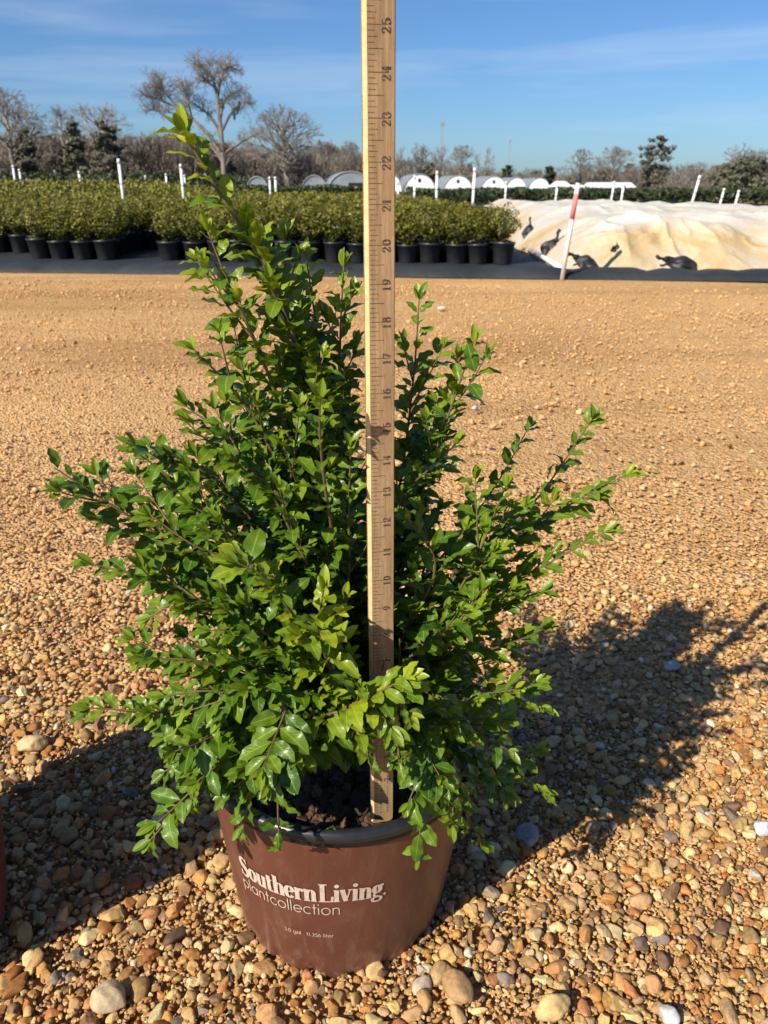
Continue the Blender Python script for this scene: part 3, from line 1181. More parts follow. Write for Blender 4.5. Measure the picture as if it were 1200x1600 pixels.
    if keep:
        col = list(zip(*keep))
        v, f, A, rd = leaf_batch(np.array([tuple(p) for p in col[0]]), np.array([tuple(p) for p in col[1]]), np.array([tuple(p) for p in col[2]]),
                                 *[np.array(c, dtype=float) for c in col[3:]])
        im = np.array(inv)
        v = v @ im[:3, :3].T + im[:3, 3]
        link('leaves', mesh_np('leaves', v, f, True, {'leaf': ('FLOAT_VECTOR', A), 'rand': ('FLOAT', rd)}), so, M['leaf'])
    return len(keep)


bpy.context.view_layer.update()
shrub_inv = (Matrix.Translation(shrub.location) @ shrub.rotation_euler.to_matrix().to_4x4()).inverted()
CROWN = Vector((POT_C[0], POT_C[1] + .01, Z_SOIL))


def crown(seed):
    r = random.Random(seed * 13 + 1)
    return CROWN + Vector((r.uniform(-.025, .025), r.uniform(-.02, .02), 0))


# (pixel path from the inside out with its distance), options
BR = [
    ([(535, 960, .63), (500, 700, .61), (462, 540, .60), (405, 400, .595), (349, 312, .59), (290, 212, .585)], dict(shoot_max=.64, shrink=.22, lsize=1.16, tip_age=.85, base_age=.25, start=.25, rad=.0036, shoot_len=.045, dens=1.6)),
    ([(500, 900, .60), (455, 700, .585), (410, 560, .58), (360, 450, .575), (325, 362, .575)], dict(tip_age=.8, base_age=.2, start=.35, dens=.85)),
    ([(480, 900, .59), (430, 720, .575), (372, 620, .57), (305, 548, .565)], dict(tip_age=.6, start=.35, base_age=.12)),
    ([(470, 930, .58), (430, 790, .57), (360, 690, .565), (292, 636, .56)], dict(tip_age=.55, start=.35)),
    ([(545, 900, .64), (530, 680, .64), (532, 520, .635), (537, 418, .63)], dict(tip_age=.45, start=.4, shoot_len=.05)),
    ([(540, 900, .66), (512, 680, .66), (495, 520, .665), (478, 398, .67)], dict(tip_age=.6, start=.4, base_age=.15)),
    ([(530, 850, .65), (490, 640, .64), (450, 480, .64), (445, 370, .64)], dict(tip_age=.5, start=.4, base_age=.12, shoot_len=.06)),
    ([(570, 940, .68), (620, 780, .69), (645, 600, .70), (655, 468, .70)], dict(tip_age=.45, start=.35, base_age=.08)),
    ([(580, 960, .67), (650, 790, .68), (700, 650, .68), (740, 535, .68)], dict(tip_age=.6, start=.38, base_age=.1)),
    ([(575, 950, .70), (640, 800, .71), (690, 690, .715), (716, 560, .72)], dict(tip_age=.45, start=.35)),
    ([(590, 980, .70), (690, 870, .735), (770, 765, .75), (826, 668, .76)], dict(tip_age=.1, start=.62, dens=.8, shoots=False)),
    ([(600, 1000, .69), (720, 890, .71), (830, 790, .72), (925, 656, .72)], dict(tip_age=.25, start=.52, dens=.85, shoot_len=.05, shoots=False)),
    ([(600, 1010, .65), (720, 905, .65), (850, 815, .65), (905, 780, .645), (978, 742, .64)], dict(tip_age=.6, start=.45, dens=.85, base_age=.15, lsize=1.05, shoot_len=.055)),
    ([(605, 1030, .63), (720, 960, .625), (830, 895, .62), (944, 832, .615)], dict(tip_age=.3, start=.45, dens=.85, shoot_len=.055)),
    ([(600, 1040, .60), (690, 985, .59), (770, 950, .585), (845, 925, .58)], dict(tip_age=.4, start=.35)),
    ([(520, 1010, .60), (380, 920, .575), (255, 840, .56), (160, 780, .55), (84, 730, .545)], dict(tip_age=.35, start=.40, dens=.9, shoot_len=.075)),
    ([(520, 980, .60), (420, 880, .59), (310, 780, .585), (215, 708, .58)], dict(tip_age=.4, start=.38, shoot_len=.08)),
    ([(500, 1060, .57), (420, 1010, .54), (320, 950, .52), (230, 905, .51), (146, 882, .505)], dict(tip_age=.45, start=.38, dens=.95, shoot_len=.06)),
    ([(500, 1100, .55), (420, 1070, .52), (320, 1035, .50), (226, 1028, .49)], dict(tip_age=.35, start=.35)),
    ([(500, 1150, .56), (420, 1140, .53), (300, 1118, .505), (140, 1106, .49)], dict(tip_age=.45, start=.40, shoot_len=.05, dens=1.3)),
    ([(490, 1170, .56), (410, 1170, .52), (320, 1215, .50), (236, 1312, .49)], dict(tip_age=.25, start=.34, lsize=1.08, shoot_len=.075, dens=1.3)),
    ([(490, 1150, .54), (400, 1130, .51), (320, 1165, .50), (258, 1205, .495)], dict(tip_age=.15, start=.3, lsize=1.1, shoot_len=.05)),
    ([(500, 1160, .53), (450, 1180, .50), (435, 1240, .485), (436, 1318, .478)], dict(tip_age=.1, start=.35, lsize=1.1, shoot_len=.035)),
    ([(575, 1120, .60), (640, 1130, .53), (655, 1230, .495), (656, 1345, .485)], dict(tip_age=.3, start=.35, lsize=1.05, shoot_len=.05, dens=1.5)),
    ([(590, 1130, .60), (660, 1160, .56), (705, 1230, .545), (752, 1312, .535)], dict(tip_age=.35, start=.40, lsize=1.05, shoot_len=.06, dens=1.2)),
    ([(590, 1120, .62), (680, 1145, .60), (760, 1190, .585), (846, 1236, .575)], dict(tip_age=.6, start=.40, shoot_len=.07, dens=1.2, lsize=1.1)),
    ([(590, 1100, .61), (680, 1085, .59), (770, 1085, .575), (846, 1104, .565)], dict(tip_age=.6, start=.42, shoot_len=.06, dens=1.3)),
    ([(500, 1130, .50), (540, 1108, .475), (585, 1085, .46), (634, 1060, .452)], dict(tip_age=1.0, base_age=.55, start=.25, shoots=False, lsize=1.15, dens=1.2)),
    ([(545, 1150, .51), (565, 1140, .49), (580, 1165, .48), (592, 1205, .475)], dict(tip_age=.9, base_age=.35, start=.45, shoots=False, lsize=1.0)),
    ([(520, 1080, .53), (505, 1010, .49), (500, 965, .47), (505, 925, .46)], dict(tip_age=1.0, base_age=.45, start=.25, shoots=True, lsize=1.1, shoot_len=.05)),
    ([(500, 1030, .54), (450, 950, .50), (410, 900, .485), (372, 880, .48)], dict(tip_age=.95, base_age=.35, start=.3, lsize=1.1, shoot_len=.05)),
    ([(530, 1000, .60), (545, 900, .57), (545, 800, .565), (548, 700, .57)], dict(tip_age=.4, start=.2, shoot_len=.06)),
    ([(480, 1000, .58), (420, 900, .55), (360, 830, .54), (300, 790, .54)], dict(tip_age=.45, start=.25)),
    ([(500, 960, .57), (450, 820, .55), (400, 740, .545), (350, 715, .545)], dict(tip_age=.45, start=.25)),
    ([(600, 1040, .60), (650, 960, .585), (680, 880, .58), (640, 815, .575)], dict(tip_age=.7, start=.3, base_age=.2)),
    ([(600, 1050, .60), (690, 960, .59), (740, 880, .59), (790, 760, .60)], dict(tip_age=.55, start=.3, base_age=.12)),
    ([(600, 1060, .58), (650, 1020, .555), (700, 985, .545), (745, 955, .54)], dict(tip_age=.35, start=.25, lsize=1.05)),
    ([(600, 1090, .58), (650, 1080, .55), (690, 1090, .535), (720, 1130, .53)], dict(tip_age=.35, start=.25)),
    ([(500, 1090, .54), (440, 1060, .505), (390, 1075, .49), (345, 1120, .48)], dict(tip_age=.25, start=.2, lsize=1.08)),
    ([(500, 1110, .53), (470, 1080, .495), (450, 1090, .48), (430, 1130, .47)], dict(tip_age=.6, base_age=.15, start=.2, lsize=1.08)),
    ([(490, 1060, .55), (430, 1000, .515), (380, 980, .50), (330, 985, .495)], dict(tip_age=.3, start=.2)),
    ([(480, 1160, .53), (430, 1170, .50), (390, 1210, .488), (355, 1240, .482)], dict(tip_age=.12, start=.2, lsize=1.12, shoot_len=.045)),
    ([(500, 1150, .52), (480, 1130, .50), (485, 1150, .485), (482, 1190, .48)], dict(tip_age=.12, start=.2, lsize=1.05, shoot_len=.04)),
    ([(590, 1000, .62), (610, 860, .62), (640, 760, .62), (690, 735, .62)], dict(tip_age=.55, start=.25, base_age=.1)),
    ([(530, 1120, .51), (565, 1105, .475), (590, 1110, .462), (612, 1135, .455)], dict(tip_age=.5, start=.25, base_age=.1, shoot_len=.04, dens=1.2)),
    ([(520, 1140, .51), (550, 1140, .475), (570, 1160, .462), (578, 1195, .455)], dict(tip_age=.4, start=.25, shoot_len=.035, dens=1.2)),
    ([(540, 1110, .52), (580, 1085, .48), (610, 1090, .465), (640, 1115, .458)], dict(tip_age=.6, start=.25, base_age=.15, shoot_len=.04, dens=1.2)),
    ([(560, 1130, .52), (600, 1140, .485), (620, 1165, .47), (625, 1200, .465)], dict(tip_age=.4, start=.25, shoot_len=.035, dens=1.2)),
    ([(480, 1160, .52), (430, 1190, .495), (395, 1240, .482), (378, 1292, .476)], dict(tip_age=.2, start=.25, shoot_len=.05, lsize=1.05)),
    ([(480, 1150, .52), (400, 1150, .50), (340, 1190, .49), (300, 1250, .485)], dict(tip_age=.2, start=.25, shoot_len=.06, lsize=1.05)),
    ([(600, 1120, .56), (650, 1150, .52), (690, 1210, .505), (706, 1288, .50)], dict(tip_age=.3, start=.25, shoot_len=.05)),
    ([(500, 1000, .58), (400, 900, .56), (300, 850, .55), (235, 805, .55)], dict(tip_age=.4, start=.25)),
    ([(500, 1050, .56), (400, 980, .53), (300, 935, .515), (238, 962, .51)], dict(tip_age=.35, start=.25)),
    ([(500, 1120, .54), (420, 1100, .51), (330, 1080, .50), (258, 1088, .495)], dict(tip_age=.4, start=.25)),
    ([(500, 1140, .54), (410, 1120, .51), (320, 1135, .495), (262, 1150, .49)], dict(tip_age=.25, start=.25, lsize=1.05)),
    ([(600, 1080, .60), (700, 1030, .58), (780, 1012, .575), (815, 992, .57)], dict(tip_age=.4, start=.25)),
    ([(600, 1090, .58), (680, 1120, .55), (740, 1135, .54), (785, 1125, .54)], dict(tip_age=.4, start=.25)),
    ([(590, 1020, .63), (690, 920, .63), (760, 860, .63), (800, 805, .63)], dict(tip_age=.35, start=.25)),
    ([(525, 880, .57), (508, 760, .540), (500, 680, .525), (500, 628, .515)], dict(tip_age=.4, start=.60, base_age=.1, shoots=False)),
    ([(500, 940, .60), (400, 820, .58), (320, 740, .575), (270, 712, .57)], dict(tip_age=.4, start=.3)),
    ([(530, 950, .64), (470, 800, .63), (420, 700, .63), (380, 580, .63)], dict(tip_age=.4, start=.3)),
    ([(545, 940, .62), (500, 800, .61), (480, 680, .605), (505, 600, .60)], dict(tip_age=.4, start=.3)),
]
count = 0
for i, (path, kw) in enumerate(BR):
    pts = [crown(i)] + [P(*q) for q in path]
    count += branch(pts, 100 + i, **kw)
# inner and back branches that fill the body of the shrub
fr = random.Random(5)
for i in range(26):
    a = fr.uniform(0, 2 * math.pi)
    el = fr.uniform(R(25), R(80))
    Lb = fr.uniform(.22, .42) * (1.0 if el > R(50) else .8)
    d = Vector((math.cos(a) * math.cos(el) * 1.05, math.sin(a) * math.cos(el) * .8 + .08, math.sin(el)))
    c = crown(i + 90)
    tip = c + d * Lb
    mid = c + Vector((d.x * .35, d.y * .35, d.z * .62)) * Lb
    x, y, dd = proj(tip)
    if not (300 < x < 800 and y > 560):
        continue
    count += branch([c, mid, tip], 500 + i, tip_age=.3, base_age=.03, start=.22, shoot_len=.075)
print('shrub leaves', count)

# a fallen leaf on the rim
def fallen_leaf():
    b = P(512, 1308, .517)
    v, f, A, rd = leaf_batch(np.array([[0, 0, 0.0]]), np.array([[.25, -.3, .8]]), np.array([[.1, -1, .5]]), np.array([.018]), np.array([.012]), np.array([.4]), np.array([.3]), np.array([.01]), np.array([0.]), np.array([.9]), np.array([.6]))
    o = link('fallen_leaf', mesh_np('fallen_leaf', v, f, True, {'leaf': ('FLOAT_VECTOR', A), 'rand': ('FLOAT', rd)}), None, M['leaf'])
    o.location = (b.x, b.y, b.z)
    tag(o, 'small bright green leaf lying on the bark mix at the front of the pot', 'leaf')


fallen_leaf()

# ------------------------------------------------------------------ the yardstick
INCH = .0254
RW, RT, RL = .0208, .0062, 36 * INCH


def yardstick():
    z0 = H - 1.0 * RULER_Y
    root = empty('yardstick', (-.0021, RULER_Y, z0))
    root.rotation_euler = (R(-.25), R(-.08), R(12))
    tag(root, 'worn wooden yardstick standing upright in the pot in front of the shrub', 'yardstick')
    # body: outline with rounded lower corners, extruded, slightly bevelled
    hw = RW / 2
    rc = .0045
    out = [(-hw + rc + rc * math.cos(R(a)), rc + rc * math.sin(R(a))) for a in range(180, 271, 15)]
    out += [(hw - rc + rc * math.cos(R(a)), rc + rc * math.sin(R(a))) for a in range(270, 361, 15)]
    out += [(hw, RL), (-hw, RL)]
    n = len(out)
    bv = .0007
    b = MB()
    rings = [(-RT / 2 + bv, 0.0), (-RT / 2, bv), (RT / 2, bv), (RT / 2 - bv, 0.0)]
    cx, cz = 0, RL / 2
    rings = [(-RT / 2, bv), (-RT / 2 + bv, 0.0), (RT / 2 - bv, 0.0), (RT / 2, bv)]
    vs = []
    for y, ins in rings:
        for x, z in out:
            i2, y2 = ins, y
            if x <= -hw + 1e-6:
                if y == -RT / 2:
                    i2 = .0026
                elif y == -RT / 2 + bv:
                    y2 = -RT / 2 + .0020
            vs.append((x - math.copysign(min(i2, abs(x)), x), y2, z + (ins if z < RL / 2 else -ins)))
    fs = [tuple(range(n)), tuple(3 * n + k for k in range(n))[::-1]]
    for i in range(3):
        for k in range(n):
            k2 = (k + 1) % n
            fs.append((i * n + k, (i + 1) * n + k, (i + 1) * n + k2, i * n + k2))
    b.add(vs, fs)
    body = b.build('body', M['wood'], root)
    body.data.materials.append(M['raw_wood'])
    for p in body.data.polygons:                       # the planed left front arris is paler, bare wood
        c = p.center
        if abs(c.x + hw - .0012) < .0012 and c.y < -RT * .2 and len(p.vertices) == 4 and abs(p.normal.x) > .2 and p.normal.y < -.2:
            p.material_index = 1
    yf = -RT / 2 - .00008
    t = MB()
    r = random.Random(3)
    xl = -hw + .0030
    for i in range(3, 36 * 8):
        z = i * INCH / 8
        if i % 8 == 0:
            L, w = .0135, .00042
        elif i % 4 == 0:
            L, w = .0098, .00040
        elif i % 2 == 0:
            L, w = .0060, .00034
        else:
            L, w = .0045, .00034
        L *= r.uniform(.93, 1.05)
        w *= r.uniform(.85, 1.15)
        x0 = xl + r.uniform(-.0002, .0004)
        t.add([(x0, yf, z - w / 2), (x0 + L, yf, z - w / 2), (x0 + L, yf, z + w / 2), (x0, yf, z + w / 2)], [(0, 1, 2, 3)])
    t.build('tick_marks', M['print_dark'], body)
    for k in range(2, 36):
        txt = str(k)
        size = .0057
        g = MB()
        w = text_mesh(MB(), txt, NUM, size, lambda x, y, q: (x, y, q), thick=.24, thin=.075, track=.20)
        # reads upwards; the inch mark passes between the two figures
        text_mesh(g, txt, NUM, size, lambda x, y, q: (hw - .0040 - y + .0008, yf - .00004 - q, k * INCH - w / 2 + x), thick=.24, thin=.075, track=.20)
        g.build('numeral', M['print_dark'], body)
    # faded print: a line of small worn letters up the left edge and by the foot
    e = MB()
    z = 2 * INCH
    while z < 23.5 * INCH:
        h = r.uniform(.0010, .0022)
        if r.random() < .86:
            x = -hw - .00006
            w1 = .0016 * r.uniform(.4, 1)
            e.add([(x, .0002, z), (x, .0002 + w1, z), (x, .0002 + w1, z + h), (x, .0002, z + h)], [(0, 1, 2, 3)])
        z += h + r.uniform(.0005, .0014)
    e.build('edge_print', M['print_grey'], body)
    f = MB()
    z = .45 * INCH
    while z < 2.2 * INCH:
        h = r.uniform(.0012, .0026)
        x = hw - .0060
        f.add([(x, yf, z), (x + .0022, yf, z), (x + .0022, yf, z + .0006), (x, yf, z + .0006)], [(0, 1, 2, 3)])
        if r.random() < .6:
            f.add([(x, yf - .00002, z), (x + .0007, yf - .00002, z), (x + .0007, yf - .00002, z + h), (x, yf - .00002, z + h)], [(0, 1, 2, 3)])
        z += h + r.uniform(.0004, .0010)
    f.build('foot_print', M['print_grey'], body)
    return root


yardstick()


# ------------------------------------------------------------------ neighbouring pot, mostly outside the frame on the left
def neighbour():
    root = empty('potted_shrub', (POT2_C[0], POT2_C[1], 0))
    tag(root, 'second brown nursery pot cut off by the left edge, throwing a broad shadow', 'potted shrub')
    p2 = build_pot(root, M['pot'], False)
    potting_mix(p2, R_TOP - .006, Z_SOIL, 77, 300)
    r = random.Random(17)
    leaves = []
    mb = MB()
    for k in range(26):
        a = r.uniform(0, 6.28)
        rr = r.uniform(.02, .10)
        top = Vector((rr * math.cos(a), rr * math.sin(a), r.uniform(.30, .64)))
        path = smooth_path([Vector((rr * .2 * math.cos(a), rr * .2 * math.sin(a), Z_SOIL)), Vector((top.x * .6, top.y * .6, .5 * (Z_SOIL + top.z))), top], 16)
        mb.tube(path, [.002 * (1 - .6 * i / 16) for i in range(17)], 5)
        for i in range(3, 17):
            for s in (0, 1):
                an = i * 1.57 + s * math.pi + r.uniform(-.3, .3)
                d = Vector((math.cos(an) * .7, math.sin(an) * .7, .5)).normalized()
                L = r.uniform(.026, .037)
                leaves.append((path[i], d, Vector((r.uniform(-.3, .3), -.2, 1)), L, L * .5, .6, .3, .012, r.uniform(0, 6), r.uniform(0, .4), r.random()))
    so = mb.build('branch', M['stem'], root, True)
    col = list(zip(*leaves))
    v, f, A, rd = leaf_batch(np.array([tuple(p) for p in col[0]]), np.array([tuple(p) for p in col[1]]), np.array([tuple(p) for p in col[2]]), *[np.array(c, dtype=float) for c in col[3:]])
    link('leaves', mesh_np('leaves', v, f, True, {'leaf': ('FLOAT_VECTOR', A), 'rand': ('FLOAT', rd)}), so, M['leaf'])


neighbour()


# ------------------------------------------------------------------ beds behind the yard
def edge_y(x):
    return 6.68 - .11 * (x - 1.55)


def bed_fabric():
    # a sheet with a rolled, creased front edge
    xs = np.linspace(-16, 14, 241)
    prof = [(-.02, .000), (.0, .030), (.06, .062), (.16, .078), (.30, .070), (.50, .030), (.9, .012), (2.5, .010), (8, .010), (22, .010), (62, .010)]
    r = np.random.default_rng(9)
    vs = []
    cre = np.cumsum(r.uniform(.28, .46, 90)) - 16
    for j, (dy, z) in enumerate(prof):
        for x in xs:
            k = np.min(np.abs(cre - x))
            bulge = (1 - .42 * math.exp(-(k / .035) ** 2)) if 0 < j < 5 else 1
            wob = .012 * math.sin(x * 2.3) + .008 * math.sin(x * 7.1 + 1) if j < 4 else 0
            vs.append((x, edge_y(x) + dy + wob, z * bulge + (.004 * math.sin(x * 5 + j) if 2 < j < 7 else 0)))
    n = len(xs)
    fs = [(j * n + i, j * n + i + 1, (j + 1) * n + i + 1, (j + 1) * n + i) for j in range(len(prof) - 1) for i in range(n - 1)]
    b = MB(); b.add(vs, fs)
    o = b.build('bed_fabric', M['fabric'], None, True)
    tag(o, 'black woven ground fabric under the container beds with a rolled front edge', 'ground cover', kind='structure')


bed_fabric()


def foliage_quads(n, rx, rz, z0, seed, q=(.012, .024), shell=.55, top_bright=True):
    """many small leaf faces in a rounded bush; returns verts, faces, rand"""
    r = np.random.default_rng(seed)
    d = r.normal(size=(n, 3)); d /= np.linalg.norm(d, axis=1, keepdims=True)
    rad = (shell + (1 - shell) * r.random(n)) ** .7
    lump = 1 + .16 * np.sin(d[:, 0] * 5 + seed) * np.sin(d[:, 1] * 4 + 1) + .12 * np.sin(d[:, 2] * 7 + seed * 2)
    c = d * rad[:, None] * lump[:, None] * np.array([rx, rx, rz])
    taper = np.clip((c[:, 2] / rz + 1) / 1.1, .42, 1)
    c[:, 0] *= taper; c[:, 1] *= taper
    c[:, 2] += z0 + rz
    nrm = d + r.normal(0, .6, (n, 3)) + np.array([0, -.2, .3])
    nrm /= np.linalg.norm(nrm, axis=1, keepdims=True)
    a = np.cross(nrm, r.normal(size=(n, 3))); a /= np.linalg.norm(a, axis=1, keepdims=True)
    b = np.cross(nrm, a)
    s = r.uniform(q[0], q[1], n)[:, None]
    v = np.stack([c - a * s * .95, c - b * s * .5, c + a * s * .95, c + b * s * .5], 1).reshape(-1, 3)
    f = np.arange(4 * n).reshape(-1, 4)
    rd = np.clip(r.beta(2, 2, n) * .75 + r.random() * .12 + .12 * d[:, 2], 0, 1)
    return v, f, np.repeat(rd, 4)


def nursery_pot_mesh():
    b = MB()
    b.lathe([(.085, 0), (.088, .004), (.106, .172), (.113, .174), (.114, .192), (.108, .192), (.104, .165), (.001, .165)], 22)
    o = b.build('pot', M['pot_black'], None, True)
    return o


def bed_shrubs():
    proto = []
    pm = None
    for k in range(6):
        rt = empty('container_shrub', (0, 0, 0))
        if pm is None:
            po = nursery_pot_mesh(); pm = po.data
        else:
            po = bpy.data.objects.new('pot', pm); COL.objects.link(po)
        po.parent = rt
        v, f, rd = foliage_quads(760, .165, .175, .15, 40 + k, (.012, .022))
        # a few stems inside
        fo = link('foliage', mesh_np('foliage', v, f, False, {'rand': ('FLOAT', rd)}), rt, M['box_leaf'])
        proto.append((rt, po, fo))
    r = random.Random(21)
    front_yr = lambda x: 7.93 - .11 * (x - .63)
    sp = .238
    RX = 1.17
    used = set()
    gap_x = (-2.74, -2.26)          # aisle between the two front blocks
    n_ind = 0
    place = ['rightmost', 'second from the right', 'third from the right', 'fourth from the right', 'fifth from the right', 'sixth from the right', 'seventh from the right', 'eighth from the right',
             'ninth from the right', 'tenth from the right', 'eleventh from the right', 'twelfth from the right', 'thirteenth from the right', 'fourteenth from the right', 'fifteenth from the right', 'sixteenth from the right', 'seventeenth from the right',
             'eighteenth from the right']
    rown = ['front', 'second', 'third', 'fourth', 'fifth', 'sixth', 'seventh', 'eighth', 'ninth', 'tenth', 'eleventh']
    bv, bf, br, base = [], [], [], 0
    pv, pf, pbase = [], [], 0
    for row in range(62):
        ff = 0
        nleft = 0
        wide = 31 + int(row * .62)
        for i in range(wide):
            x0 = RX - sp * i
            x = x0 - .063 * row * sp + r.uniform(-.02, .02)
            y = front_yr(x0) + row * sp * 1.02 + r.uniform(-.02, .02)
            px, py, dd = proj((x, y, .3))
            if px < -60:
                continue
            if row < 6 and gap_x[0] < x < gap_x[1]:
                continue
            if row < 3 and x < -3.74:
                continue
            if row < 11 and n_ind < 300:
                k = r.randrange(6)
                rt, po, fo = proto[k]
                if k in used:
                    nr = rt.copy(); COL.objects.link(nr)
                    for ch in (po, fo):
                        c = ch.copy(); COL.objects.link(c); c.parent = nr
                else:
                    nr = rt; used.add(k)
                nr.location = (x, y, .012)
                nr.rotation_euler = (r.uniform(-.03, .03), r.uniform(-.03, .03), r.uniform(0, 6.28))
                s = r.uniform(.92, 1.07)
                nr.scale = (s, s, s * r.uniform(.95, 1.07))
                n_ind += 1
                if row == 0:
                    if x > gap_x[1]:
                        tag(nr, 'olive shrub in black pot, front row of the long block, %s' % place[min(ff, 17)], 'container shrub', 'olive shrubs in black nursery pots'); ff += 1
                    else:
                        tag(nr, 'olive shrub in black pot, front row left of the aisle gap, %s' % place[min(nleft, 17)], 'container shrub', 'olive shrubs in black nursery pots'); nleft += 1
                else:
                    tag(nr, 'clipped olive shrub in black pot in the %s row of the potted bed' % rown[row], 'container shrub', 'olive shrubs in the %s row of the potted bed' % rown[row])
            else:
                nq = max(70, int(300 * 11 / (row + 5)))
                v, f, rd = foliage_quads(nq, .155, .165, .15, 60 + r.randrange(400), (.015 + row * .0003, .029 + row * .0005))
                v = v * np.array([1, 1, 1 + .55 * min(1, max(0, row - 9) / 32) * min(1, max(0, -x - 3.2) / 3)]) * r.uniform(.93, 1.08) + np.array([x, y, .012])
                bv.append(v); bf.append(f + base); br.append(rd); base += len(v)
                m = 10
                an = np.arange(m) / m * 6.283
                c = np.concatenate([np.stack([x + .09 * np.cos(an), y + .09 * np.sin(an), np.full(m, .012)], 1), np.stack([x + .112 * np.cos(an), y + .112 * np.sin(an), np.full(m, .2)], 1)])
                i0 = np.arange(m)
                pv.append(c); pf.append(np.stack([i0, (i0 + 1) % m, (i0 + 1) % m + m, i0 + m], 1) + pbase); pbase += len(c)
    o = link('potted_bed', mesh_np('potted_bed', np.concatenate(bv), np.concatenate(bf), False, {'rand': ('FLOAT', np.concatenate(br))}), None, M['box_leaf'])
    tag(o, 'broad sea of olive potted shrubs filling the bed behind the front rows', 'shrub bed', kind='stuff')
    po = link('pots', mesh_np('pots', np.concatenate(pv), np.concatenate(pf), True), o, M['pot_black'])
    po['kind'] = 'stuff'
    print('individual shrubs', n_ind)


bed_shrubs()


def far_bed(name, x0, x1, y0, y1, h, n, label, seed):
    r = np.random.default_rng(seed)
    c = np.stack([r.uniform(x0, x1, n), y0 + (y1 - y0) * r.random(n) ** 1.6, np.zeros(n)], 1)
    top = h * (1 + .07 * np.sin(c[:, 0] * 1.7) + .05 * np.sin(c[:, 0] * 5.1 + 2))
    c[:, 2] = top * r.random(n) ** .5
    nrm = r.normal(size=(n, 3)) + np.array([0, -.6, .7])
    nrm /= np.linalg.norm(nrm, axis=1, keepdims=True)
    a = np.cross(nrm, r.normal(size=(n, 3))); a /= np.linalg.norm(a, axis=1, keepdims=True)
    b = np.cross(nrm, a)
    s = r.uniform(.05, .12, n)[:, None]
    v = np.stack([c - a * s, c - b * s * .6, c + a * s, c + b * s * .6], 1).reshape(-1, 3)
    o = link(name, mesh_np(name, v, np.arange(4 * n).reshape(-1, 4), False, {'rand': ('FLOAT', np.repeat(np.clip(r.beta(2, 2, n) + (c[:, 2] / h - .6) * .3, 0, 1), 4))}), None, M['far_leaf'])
    tag(o, label, 'shrub bed', kind='stuff')


def field():
    b = MB()
    ys = [46, 60, 90, 120, 150, 171, 260, 420, 2200]
    b.add([(x, y, gz(y) + .03) for y in ys for x in (-1400, 1400)], [(2 * i, 2 * i + 1, 2 * i + 3, 2 * i + 2) for i in range(len(ys) - 1)])
    o = b.build('field', simple('field_grass', (.10, .085, .045), .9, .2, .5, .35), None)
    tag(o, 'dull green brown field running to the treeline', 'field', kind='structure')


field()
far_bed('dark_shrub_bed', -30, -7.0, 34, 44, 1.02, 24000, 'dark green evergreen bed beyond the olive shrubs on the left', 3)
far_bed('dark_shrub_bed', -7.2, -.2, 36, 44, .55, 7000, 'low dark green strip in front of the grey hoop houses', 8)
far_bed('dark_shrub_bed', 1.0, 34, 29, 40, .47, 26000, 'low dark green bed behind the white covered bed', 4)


# ------------------------------------------------------------------ frost cloth, sandbags, pipe
def crease(x, y):
    """sharp pulled folds in two directions"""
    w = vnoise(x * 1.3 + 5, y * 1.3) * 1.6
    a = 1 - np.abs(2 * vnoise(x * 2.6 + y * 1.1 + w, y * .9 - x * .5 + w) - 1)
    b = 1 - np.abs(2 * vnoise(x * 1.2 - y * 3.0 + w + 9, y * 1.4 + x * 1.5) - 1)
    c = 1 - np.abs(2 * vnoise(x * 6.1 + y * 4 + 2 * w, y * 5.2 - x * 2) - 1)
    return a ** 3 * .058 + b ** 3 * .040 + c ** 3 * .024


def cloth_h(x, y):
    """height of the covered bed"""
    xl = 1.60
    yf = edge_y(x) + .42 + .05 * np.sin(x * 1.9) + .03 * np.sin(x * 5.3 + 1)
    yb = np.maximum(17.5 - (x - xl) * 1.7, 11.8)
    a = np.clip((x - xl) / .8, 0, 1)
    b = np.clip((y - yf) / .95, 0, 1)
    c = np.clip((yb - y) / .8, 0, 1)
    env = np.sin(a * np.pi / 2) ** .75 * np.sin(b * np.pi / 2) ** .8 * np.sin(c * np.pi / 2) ** .7
    h = .425 - .01 * np.clip((y - 9) / 7, 0, 1) + .010 * np.sin(x * 3.1 + y * 1.2) + .012 * np.sin(x * 1.3 - y * 2.1 + .6) + .012 * np.sin(x * 9 + 2.2 * np.sin(y * 3)) + .012 * np.sin(y * 8 + 1.4 * np.sin(x * 4))
    fold = 0.034 * np.sin(x * 7 + 2.6 * np.sin(y * 2.3) + y * 3) * np.exp(-((b - .45) / .3) ** 2)
    fold += .055 * np.abs(np.sin(x * 4.1 + 1.7 * y + 1.2 * np.sin(y * 5))) * np.exp(-((b - .6) / .3) ** 2)
    fold += .022 * np.sin(x * 16 + 3 * np.sin(y * 3.7 + x * 2)) * (b > 0) * np.exp(-((b - .4) / .35) ** 2)
    fold = fold * .45 + crease(x, y) - .04
    return env * h + fold * np.minimum(1, env * 1.6) ** .7 * np.where(b < 1, 1.0, .45) + .018


